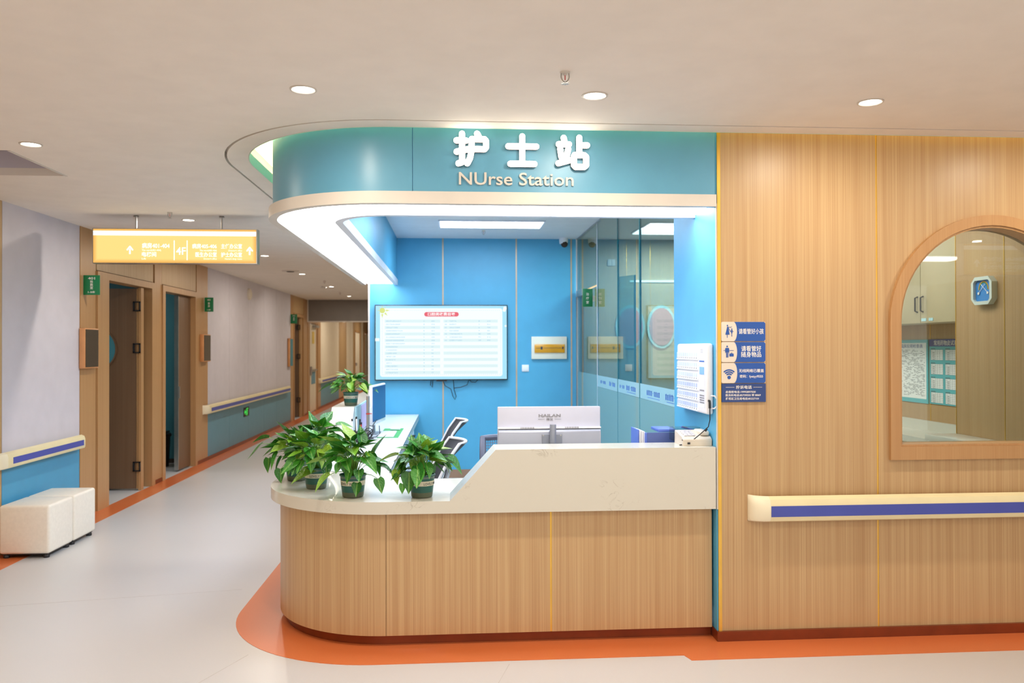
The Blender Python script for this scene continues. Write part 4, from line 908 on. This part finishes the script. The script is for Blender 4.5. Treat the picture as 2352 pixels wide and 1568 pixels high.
t = thing('computer_monitor', 'white monitor on the side desk turned to the chairs', 'monitor', (-.72, 7.8, .782))
mm = Matrix.Translation((-.705, 7.8, 0)) @ Matrix.Rotation(math.radians(-83.5), 4, 'Z')   # local +x runs away? width axis
mm = Matrix.Translation((-.705, 7.8, 0)) @ Matrix.Rotation(math.radians(83.5), 4, 'Z')
MB().rbox(-.305, .305, -.0, .03, .88, 1.25, .006).build('shell', 'plastic', t, mtx=mm, smooth=True)
MB().box(-.292, .292, -.003, .0, .915, 1.235).build('screen', 'screenb', t, mtx=mm, label='blue lit screen')
MB().rbox(-.2, .2, .03, .055, .92, 1.12, .01).build('rear_housing', 'plastic', t, mtx=mm, smooth=True)
MB().box(-.03, .03, .055, .10, .98, 1.08).build('mount_arm', 'alu', t, mtx=mm); MB().rbox(-.12, .12, .0, .2, .782, .79, .003).build('stand_base', 'silver', t, mtx=mm); MB().box(-.02, .02, .04, .06, .79, .93).build('neck', 'silver', t, mtx=mm)
t = thing('monitor_pole', 'silver pole with a red tie beside the turned monitor', 'pole', (-.79, 7.3, .782))
MB().tube([(-.765, 7.36, .782), (-.765, 7.36, 1.165)], .0145, 14).build('tube', 'alu', t, smooth=True); MB().lathe([(.017, 1.0), (.017, 1.012)], (-.765, 7.36, 0), 14).build('red_tie', 'red', t); box('tie_tail', 'red', -.75, -.73, 7.355, 7.363, 1.003, 1.009, t); box('clamp', 'plastic', -.752, -.738, 7.36, 7.42, 1.02, 1.06, t); MB().lathe([(.05, .782), (.05, .79)], (-.765, 7.36, 0), 18).build('foot', 'black', t)
t = thing('desk_mat', 'green edged mat under the keyboard', 'mat', (-.62, 7.9, .782)); box('pad', pm('mat_green', '#3aa65a', .6), -.69, -.50, 7.40, 8.25, .782, .785, t)
t = thing('keyboard', 'white keyboard on the side desk', 'keyboard', (-.65, 7.8, .785)); MB().rbox(-.685, -.54, 7.42, 7.85, .785, .80, .004).build('body', 'plastic', t, smooth=True)
m = MB()
for i in range(5):
    for j in range(15): m.box(-.675+i*.025, -.655+i*.025, 7.435+j*.027, 7.457+j*.027, .80, .803)
m.build('keys', 'trimc', t, kind='stuff')
t = thing('computer_mouse', 'white mouse beyond the keyboard', 'mouse', (-.62, 8.05, .785)); MB().rbox(-.62, -.52, 8.02, 8.08, .785, .815, .014, 3).build('body', 'plastic', t, smooth=True)
t = thing('pen_holder', 'black mesh pen holder on the side desk', 'pen holder', (-.82, 7.12, .782))
m = MB(); m.prism(rect(-.875, -.795, 7.06, 7.14), .782, .88, 'xy', [rect(-.871, -.799, 7.064, 7.136)]); m.box(-.875, -.795, 7.06, 7.14, .782, .786); m.build('cup', 'black', t)
for i, (x, y, dx, hh, mt, l) in enumerate(((-.86, 7.09, -.012, .965, 'plastic', 'white marker leaning in the pen holder'), (-.845, 7.11, .004, .975, 'black', 'black pen upright in the pen holder'), (-.83, 7.08, -.004, .985, 'plastic', 'white pen at the middle of the holder'), (-.818, 7.11, .01, .96, 'black', 'black marker near the holder rim'), (-.808, 7.085, .014, .935, 'red', 'red pen at the right of the holder'))):
    t = thing('pen', l, 'pen', (x, y, .79)); MB().tube([(x, y, .79), (x+dx, y, hh)], .0065, 8).build('barrel', mt, t, smooth=True); MB().tube([(x+dx, y, hh), (x+dx*1.1, y, hh+.02)], .007, 8).build('cap', 'black', t)
t = thing('cable_coil', 'tangled black cables beside the pen holder', 'cables', (-.76, 7.25, .782))
m = MB(); rr = random.Random(5)
for k in range(5):
    cx, cy, cz, r_ = -.755+rr.uniform(-.02, .02), 7.22+rr.uniform(-.03, .05), .83+rr.uniform(-.015, .02), rr.uniform(.03, .045)
    m.tube([(cx+r_*math.cos(a)*.9, cy+r_*math.sin(a)*.5, cz+r_*math.sin(a+k)) for a in [2*PI*i/16 for i in range(16)]], .004, 6, closed=True)
m.tube([(-.74, 7.2, .79), (-.72, 7.3, .80), (-.70, 7.45, .79), (-.68, 7.6, .80), (-.7, 7.75, .86)], .004, 6); m.tube([(-.79, 7.3, .80), (-.78, 7.4, .90), (-.74, 7.5, .88), (-.71, 7.6, .93)], .004, 6)
m.build('cable', 'black', t, smooth=True, kind='stuff')
t = thing('paper_sheet', 'lilac sheet pinned inside the side ledge', 'paper', (-.89, 8.2, .9)); box('sheet', 'lilacp', -.8918, -.889, 7.95, 8.5, .80, 1.04, t)

# ------------------------------------------------------------------ office chairs (local: seat faces +x, back at -x)
def office_chair(label, mesh='mesh', fr='plastic', grid=False):
    t = thing('office_chair', label, 'chair')
    m = MB()
    for k in range(5):
        a = 2*PI*k/5; m.tube([(0, 0, .09), (.19*math.cos(a), .19*math.sin(a), .065)], [.022, .014], 8)
        MB().lathe([(.024, -.012), (.026, 0), (.024, .012)], (.20*math.cos(a), .20*math.sin(a), .027), 12, 'y').build('caster', 'black', t)
    m.build('star_base', fr, t, smooth=True); MB().tube([(0, 0, .08), (0, 0, .40)], .022, 12).build('gas_lift', 'alu', t)
    MB().rbox(-.2, .17, -.235, .235, .42, .48, .025, 3).build('seat', mesh, t, smooth=True)
    ny, nz = 9, 11
    def bx(s_, q): # s in -1..1 lateral, q 0..1 height
        lean = -.16-.23*q; c = .03+.05*max(0, (q-.72)/.28)**1.2
        return (lean-(1-s_*s_)*c-.02*max(0, (q-.8)/.2), s_*.225*(1-.06*q), .50+.45*q)
    for nm, off in ((None, 0),):
        m = MB()
        if grid:
            for i in range(27):
                s_ = -.96+1.92*i/26; m.tube([bx(s_, j/10) for j in range(11)], .0022, 4)
            for j in range(27): m.tube([bx(-.96+1.92*i/8, j/26) for i in range(9)], .0022, 4)
            m.build('backrest_mesh', mesh, t, kind='stuff', label='open grey mesh')
        else:
            v = [bx(-1+2*i/ny, j/nz) for j in range(nz+1) for i in range(ny+1)]; v2 = [(a-.014, b, c) for a, b, c in v]; n = len(v)
            f = [(j*(ny+1)+i, j*(ny+1)+i+1, (j+1)*(ny+1)+i+1, (j+1)*(ny+1)+i) for j in range(nz) for i in range(ny)]
            m.add(v+v2, f+[tuple(q+n for q in reversed(k)) for k in f]); m.build('backrest', mesh, t, smooth=True, label='dark mesh backrest')
    pts = [bx(-1, j/10) for j in range(11)]+[bx(-1+2*i/10, 1) for i in range(1, 10)]+[bx(1, 1-j/10) for j in range(11)]+[bx(1-2*i/6, 0) for i in range(1, 6)]
    MB().tube(pts, .0105 if not grid else .022, 8, closed=True).build('back_frame', fr if not grid else 'meshg', t, smooth=True, label='pale back frame')
    MB().tube([(-.05, 0, .40), (-.22, 0, .40), (-.28, 0, .48), (-.33, 0, .62), (-.37, 0, .75)], .018, 8).build('back_spine', fr, t, smooth=True)
    for s_ in (-1, 1):
        MB().tube([(-.1, s_*.24, .43), (-.12, s_*.275, .55), (-.09, s_*.28, .655), (.06, s_*.28, .67)], .013, 8).build('armrest', fr, t, smooth=True); MB().rbox(-.10, .11, s_*.28-.03, s_*.28+.03, .665, .685, .008).build('arm_pad', 'mesh', t)
    return t
c1 = office_chair('white framed mesh chair nearer the counter, back tilted away from the side desk'); c1.rotation_euler.z = PI+.16; c1.location = (-.40, 5.60, 0)
c2 = copy_tree(c1); c2['label'] = 'white framed mesh chair farther back beside the side desk'; c2.location = (-.365, 7.2, .0); c2.rotation_euler.z = PI+.10
c1['group'] = c2['group'] = 'office chairs at the side desk'
c3 = office_chair('grey mesh chair behind the raised ledge and monitor', 'meshg', 'silver', True); c3.rotation_euler.z = PI/2*0-PI/2; c3.location = (.42, 5.05+.35, 0)

# ------------------------------------------------------------------ treatment room seen through the arched window
t = thing('wall_cabinet', 'beige wall cabinet with black pulls seen through the arched window', 'cabinet', (4.24, 7.3, 1.8))
box('body', 'cab', 4.08, 4.395, 6.22, 9.9, 1.80, 2.8, t)
for i, (a, b) in enumerate(((6.22, 6.785), (6.79, 7.5), (7.505, 8.2), (8.205, 8.9))):
    d = box('cabinet_door', 'cab', 4.06, 4.078, a+.002, b-.002, 1.80, 2.8, t, r=.002)
    y = (6.745, 6.83, 8.15, 8.25)[i]; MB().tube([(4.06, y, 2.03), (4.035, y, 2.02), (4.035, y, 1.905), (4.06, y, 1.895)], .007, 6).build('handle', 'black', d)
    box('label_tag', 'lightp', 4.056, 4.061, (6.6, 6.70, 7.3, 8.0)[i], (6.66, 6.77, 7.37, 8.06)[i], 1.815, 1.84, d)
t = thing('base_cabinet', 'white stone worktop over a beige base cabinet behind the arched window', 'cabinet', (4.2, 7.5, 0))
box('body', 'cab', 4.03, 4.38, 6.22, 9.9, .02, .755, t); box('worktop', 'stone', 4.0, 4.395, 6.21, 9.9, .757, .812, t); box('splashback', 'stone', 4.375, 4.398, 6.21, 9.9, .812, .91, t)
box('label_tag', 'lightp', 4.02, 4.029, 7.0, 7.08, .66, .70, t)
t = thing('side_cupboard', 'white topped low cupboard against the projecting wood column', 'cabinet', (3.86, 5.9, 0)); box('top', 'stone', 3.73, 3.993, 5.624, 6.19, .855, .905, t, r=.004); box('body', 'plastic', 3.75, 3.99, 5.63, 6.18, .02, .855, t)
def poster(y0, y1, z0, z1, label, bg, head, title, tcol):
    t = thing('poster', label, 'poster', (4.39, y0, z0)); x = 4.392; W, h = y1-y0, z1-z0
    box('sheet', bg, x, 4.3975, y0, y1, z0, z1, t); o = (x, y1, z0)   # facing -x, local right runs to -y
    return t, W, h, o
t, W, h, o = poster(7.225, 8.15, 1.065, 1.66, 'pale blue bordered drug compatibility chart behind the window', 'pteal', None, '', '')
flat('paper', 'ppaper', [rect(.03, W-.03, .04, h-.03)], o, '-x', t, .0006); o2 = (o[0]-.0006, o[1], o[2])
text('药物配伍变化及临床应用检索表', .04, (o2[0], o2[1]-W/2, o2[2]+h-.075), '-x', 'pblue', t, align='CENTER', width=W*.82)
l = []; rr = random.Random(2)
for r_ in range(42):
    z = h-.10-r_*.0105
    if z < .06: break
    x = .05
    while x < W-.06:
        w_ = rr.uniform(.006, .05)
        if rr.random() < .62 and not (x < W*.55 and z < .35 and x > W*.5): l.append(rect(x, min(W-.05, x+w_), z, z+.004))
        x += w_+.008
flat('chart_text', 'inkb', l, o2, '-x', t, .0004, kind='stuff', label='dense small chart text'); flat('corner_chart', 'pcell', [[(.05, .05), (.45, .05), (.25, .22), (.05, .3)]], (o2[0]-.0004, o2[1], o2[2]), '-x', t, .0004)
t, W, h, o = poster(6.56, 7.205, 1.07, 1.662, 'teal poster with green tables headed in dark blue, behind the window', 'pteal', None, '', '')
flat('header', 'pblue', [rect(0, W, h-.065, h)], o, '-x', t, .0005); text('常用药物皮试液配制法', .05, (o[0]-.0005, o[1]-.07, o[2]+h-.052), '-x', 'inkw', t, bold=.01)
l = []; g = []
for cx in (.025, .245, .465):
    for k in range(4):
        z = h-.19-.13*k
        l.append(rect(cx, min(W-.01, cx+.185), z, z+.095))
        for q in range(7): g.append(rect(cx, min(W-.01, cx+.185), z+q*.0155, z+q*.0155+.0015))
        for q in (0, .02, .07, .10, .135, .183): g.append(rect(cx+q, cx+q+.0015, z, z+.095)) if cx+q < W-.012 else None
        for q in range(5): g.append(rect(cx+.03, cx+.06, z+q*.0155+.005, z+q*.0155+.009))
        g.append(rect(cx, cx+.07, z+.10, z+.105))
flat('table_cells', 'ppaper', l, o, '-x', t, .0006, kind='stuff'); flat('table_lines', 'inkb', g, (o[0]-.0006, o[1], o[2]), '-x', t, .0004, kind='stuff')
t = thing('thermometer', 'octagonal white framed thermometer with blue dial on the wood column', 'thermometer', (3.97, 5.82, 2.01))
Y0, Y1, Z0, Z1, c_ = 5.70, 5.938, 1.910, 2.12, .043
def octo(i): return [(Y0+i, Z0+c_), (Y0+c_, Z0+i), (Y1-c_, Z0+i), (Y1-i, Z0+c_), (Y1-i, Z1-c_), (Y1-c_, Z1-i), (Y0+c_, Z1-i), (Y0+i, Z1-c_)]
MB().prism(octo(0), 3.955, 4.0, 'yz', [octo(.026)]).build('frame', 'dialf', t); MB().prism(octo(.02), 3.975, 3.999, 'yz').build('dial', 'dial', t, label='blue dial')
yc, zc = (Y0+Y1)/2, 2.03
for r_, mt in ((.058, 'ybox'), (.05, 'green')):
    MB().prism([(yc+r_*math.cos(a), zc+r_*math.sin(a)) for a in [PI*1.1*i/16-.15 for i in range(17)]]+[(yc+(r_-.008)*math.cos(a), zc+(r_-.008)*math.sin(a)) for a in [PI*1.1*(16-i)/16-.15 for i in range(17)]], 3.9735, 3.975, 'yz').build('scale_arc', mt, t)
for s_ in (-1, 1):
    MB().tube([(3.97, yc+s_*.05, zc-.03), (3.97, yc-s_*.025, zc+.035)], .0018, 5).build('pointer', 'inkw', t); MB().lathe([(.010, 3.968), (.010, 3.972)], (0, yc+s_*.052, zc-.033), 10, 'x').build('pointer_hub', 'inkw', t)

# ------------------------------------------------------------------ potted pothos
def leaf_mesh(k, seed):
    r_ = random.Random(seed); n = 7; v = []; f = []
    droop, fold, wd, side = r_.uniform(.1, .35), r_.uniform(.12, .3), r_.uniform(.35, .43), r_.uniform(-.06, .06)
    for i in range(n+1):
        y = i/n; w_ = wd*(math.sin(PI*min(1, (y*.93+.07))**.62))*(1-.25*y) if i < n else 0.0
        w_ = max(w_, .0); yy = y-(.07 if i == 0 else 0)
        for s_ in (-1, -.5, 0, .5, 1):
            x = s_*w_+side*math.sin(PI*y); z = -droop*y*y+abs(s_)*w_*fold*1.6-.05*math.sin(PI*y)
            back = -.10*abs(s_)*(1-y)**3
            v.append((x, y+back, z))
    for i in range(n):
        for j in range(4): f.append((i*5+j, i*5+j+1, (i+1)*5+j+1, (i+1)*5+j))
    me = bpy.data.meshes.new('leaf'); me.from_pydata(v, [], f); me.polygons.foreach_set('use_smooth', [True]*len(f)); me.materials.append(M[k]); return me
LM = [leaf_mesh('leaf', i) for i in range(6)]+[leaf_mesh('leafy', 20), leaf_mesh('leafy', 21)]
def pot(t, x, y, z, s_=1.0, rot=0, word='LOVELY WORLD'):
    K = Matrix.Translation((x, y, z)) @ Matrix.Diagonal((1.12, 1.12, 1.08, 1)) @ Matrix.Translation((-x, -y, -z))
    prof = [(.047, 0), (.0515, .006), (.055, .03)]
    MB().lathe([(.046, 0), (.051, .004), (.054, .028)], (x, y, z), 28).build('pot_base', 'potb', t, mtx=K, smooth=True)
    MB().lathe([(.054, .028), (.0585, .068), (.0615, .098)], (x, y, z), 28, cap=False).build('pot_body', 'pot', t, mtx=K, smooth=True, label='dark green plastic pot')
    MB().lathe([(.0601, .088), (.0618, .108), (.060, .108)], (x, y, z), 28, cap=False).build('pot_collar', 'potg', t, mtx=K, smooth=True)
    MB().lathe([(.0605, .108), (.066, .109), (.066, .115), (.0605, .116), (.058, .10)], (x, y, z), 28, cap=False).build('pot_rim', 'pot', t, mtx=K, smooth=True)
    MB().lathe([(.0588, .062), (.0607, .086)], (x, y, z), 28, cap=False).build('pot_label', 'band', t, mtx=K, smooth=True, label='cream label band')
    MB().lathe([(.001, .104), (.058, .103)], (x, y, z), 20, cap=False).build('soil', 'soil', t, mtx=K)
    mt = frame((x, y-.0602, z+.066), '-y'); mt = Matrix.Translation((x, y, 0)) @ Matrix.Rotation(rot, 4, 'Z') @ Matrix.Translation((-x, -y, 0)) @ mt
    text(word, .02, None, None, 'inkb', t, align='CENTER', width=.11, height=.013, bend=.0602, ext=.0004, mtx=K @ mt)
def plant(x, y, z, n, seed, R, Hh, label, extra=(), rot=0, bias=(0, 0), size=(.075, .115), only=None):
    t = thing('potted_pothos', label, 'plant', (x, y, z), 'potted green pothos plants on the counter')
    r_ = random.Random(seed); pot(t, x, y, z, rot=rot); base = Vector((x, y, z+.113)); st = MB()
    specs = []
    for i in range(n):
        q = (i+.5)/n; a = i*2.39996+r_.uniform(-.3, .3); rad = R*(q**.6)*r_.uniform(.75, 1.05)
        hh = Hh*(1-.6*q**1.6)*r_.uniform(.62, 1.05)
        if q > .8: hh = Hh*r_.uniform(.18, .6)
        p = base+Vector((rad*math.cos(a)+bias[0]*q, rad*math.sin(a)*.9+bias[1]*q, hh))
        pitch = math.radians(55-100*q+r_.uniform(-22, 22)); specs.append((p, a+r_.uniform(-.6, .6), pitch, r_.uniform(*size)*(1 if q > .15 else .85), r_.uniform(-.7, .7), r_.choice(LM[:6]) if r_.random() < .82 else r_.choice(LM[6:])))
    for (dx, dy, dz, az, pi_, sz_, ro, li) in extra:
        specs.append((base+Vector((dx, dy, dz)), math.radians(az), math.radians(pi_), sz_, ro, LM[li]))
    for p, a, pitch, s_, roll, me in specs:
        o = bpy.data.objects.new('leaf', me); COL.objects.link(o); o.parent = t; o.matrix_parent_inverse = Matrix.Translation((-x, -y, -z))
        M4 = Matrix.Translation(p) @ Matrix.Rotation(a-PI/2, 4, 'Z') @ Matrix.Rotation(pitch, 4, 'X') @ Matrix.Rotation(roll, 4, 'Y') @ Matrix.Diagonal((s_, s_, s_, 1))
        o.matrix_basis = M4
        b0 = base+Vector(((p.x-x)*.14, (p.y-y)*.14, -.004)); mid = b0.lerp(p, .5)+Vector((0, 0, .02+.15*abs(p.z-base.z)))
        mid.x = b0.x+(p.x-b0.x)*.35; mid.y = b0.y+(p.y-b0.y)*.35
        st.tube([b0, b0.lerp(mid, .6)+Vector((0, 0, .006)), mid, mid.lerp(p, .55)+Vector((0, 0, .008)), p], [.0022, .002, .0018, .0016, .0013], 5, cap=False)
    st.build('stems', 'stem', t, smooth=True, kind='stuff'); return t
# extra leaves: dx, dy, dz, azimuth, pitch, size, roll, mesh
plant(-.551, 4.515, .782, 50, 11, .135, .19, 'pothos in front centre of the low worktop, label band showing', [
    (-.06, -.05, .17, 170, 40, .13, .5, 6), (.12, .0, .13, 60, 62, .12, -.7, 0), (-.11, -.08, .02, 215, -25, .12, .1, 6), (.03, -.065, -.03, 262, -60, .075, 0, 1),
    (-.15, -.02, .09, 170, 5, .11, .3, 6), (.15, -.02, .06, 350, -20, .10, 0, 2), (.05, -.02, .19, 100, 70, .10, .5, 3), (.14, -.05, -.01, 300, -55, .085, .4, 4), (-.02, 0, .2, 120, 60, .12, .3, 6)], rot=-.2)
plant(-.173, 4.475, .782, 50, 23, .125, .17, 'pothos standing alone nearest the slanted ledge, big drooping leaf', [
    (-.065, -.065, .03, 262, -68, .115, .1, 1), (-.04, -.04, .12, 110, 75, .12, .0, 5), (.14, .0, .10, 340, -32, .12, .2, 0), (-.13, -.02, .12, 178, -2, .11, .2, 6),
    (-.13, -.03, .04, 255, -60, .08, .3, 6), (-.10, -.07, -.03, 265, -60, .055, 0, 3), (.0, -.02, .13, 30, 48, .12, .3, 6), (.08, .0, .14, 20, 20, .09, .1, 6)], rot=1.1)
plant(-.797, 4.80, .782, 58, 31, .15, .20, 'pothos second from the counter corner, overlapping its neighbour', [
    (.0, -.08, .0, 200, -12, .14, -.3, 6), (-.03, -.03, .15, 200, 25, .12, .3, 2), (.02, -.06, .06, 300, -30, .08, 0, 3), (-.1, -.04, .1, 150, 20, .12, .4, 0)], bias=(-.02, 0), rot=.5)
plant(-.966, 5.105, .782, 52, 47, .15, .17, 'pothos at the rounded counter corner, trailing over the edge', [
    (-.20, -.05, .12, 215, -35, .13, .3, 4), (-.16, -.05, .03, 260, -65, .09, .4, 3), (-.17, .0, .15, 175, 0, .10, .4, 2), (-.08, -.09, -.03, 280, -62, .085, .2, 5), (-.1, -.05, .1, 190, 5, .11, .3, 1)], rot=.5)
plant(-.87, 5.33, .782, 54, 59, .15, .20, 'tallest pothos at the back of the cluster, pot hidden', [
    (-.03, .02, .19, 130, 65, .12, .3, 1), (.11, .02, .2, 350, 10, .11, .2, 2), (.04, .0, .23, 60, 45, .11, .4, 0)], rot=0)
plant(-.955, 7.67, 1.06, 56, 71, .15, .19, 'pothos alone on the raised side ledge by the corridor', [(-.18, -.03, .08, 190, -12, .13, .2, 2), (.15, -.02, .07, 340, -12, .13, .1, 0)], rot=.3, size=(.065, .10))
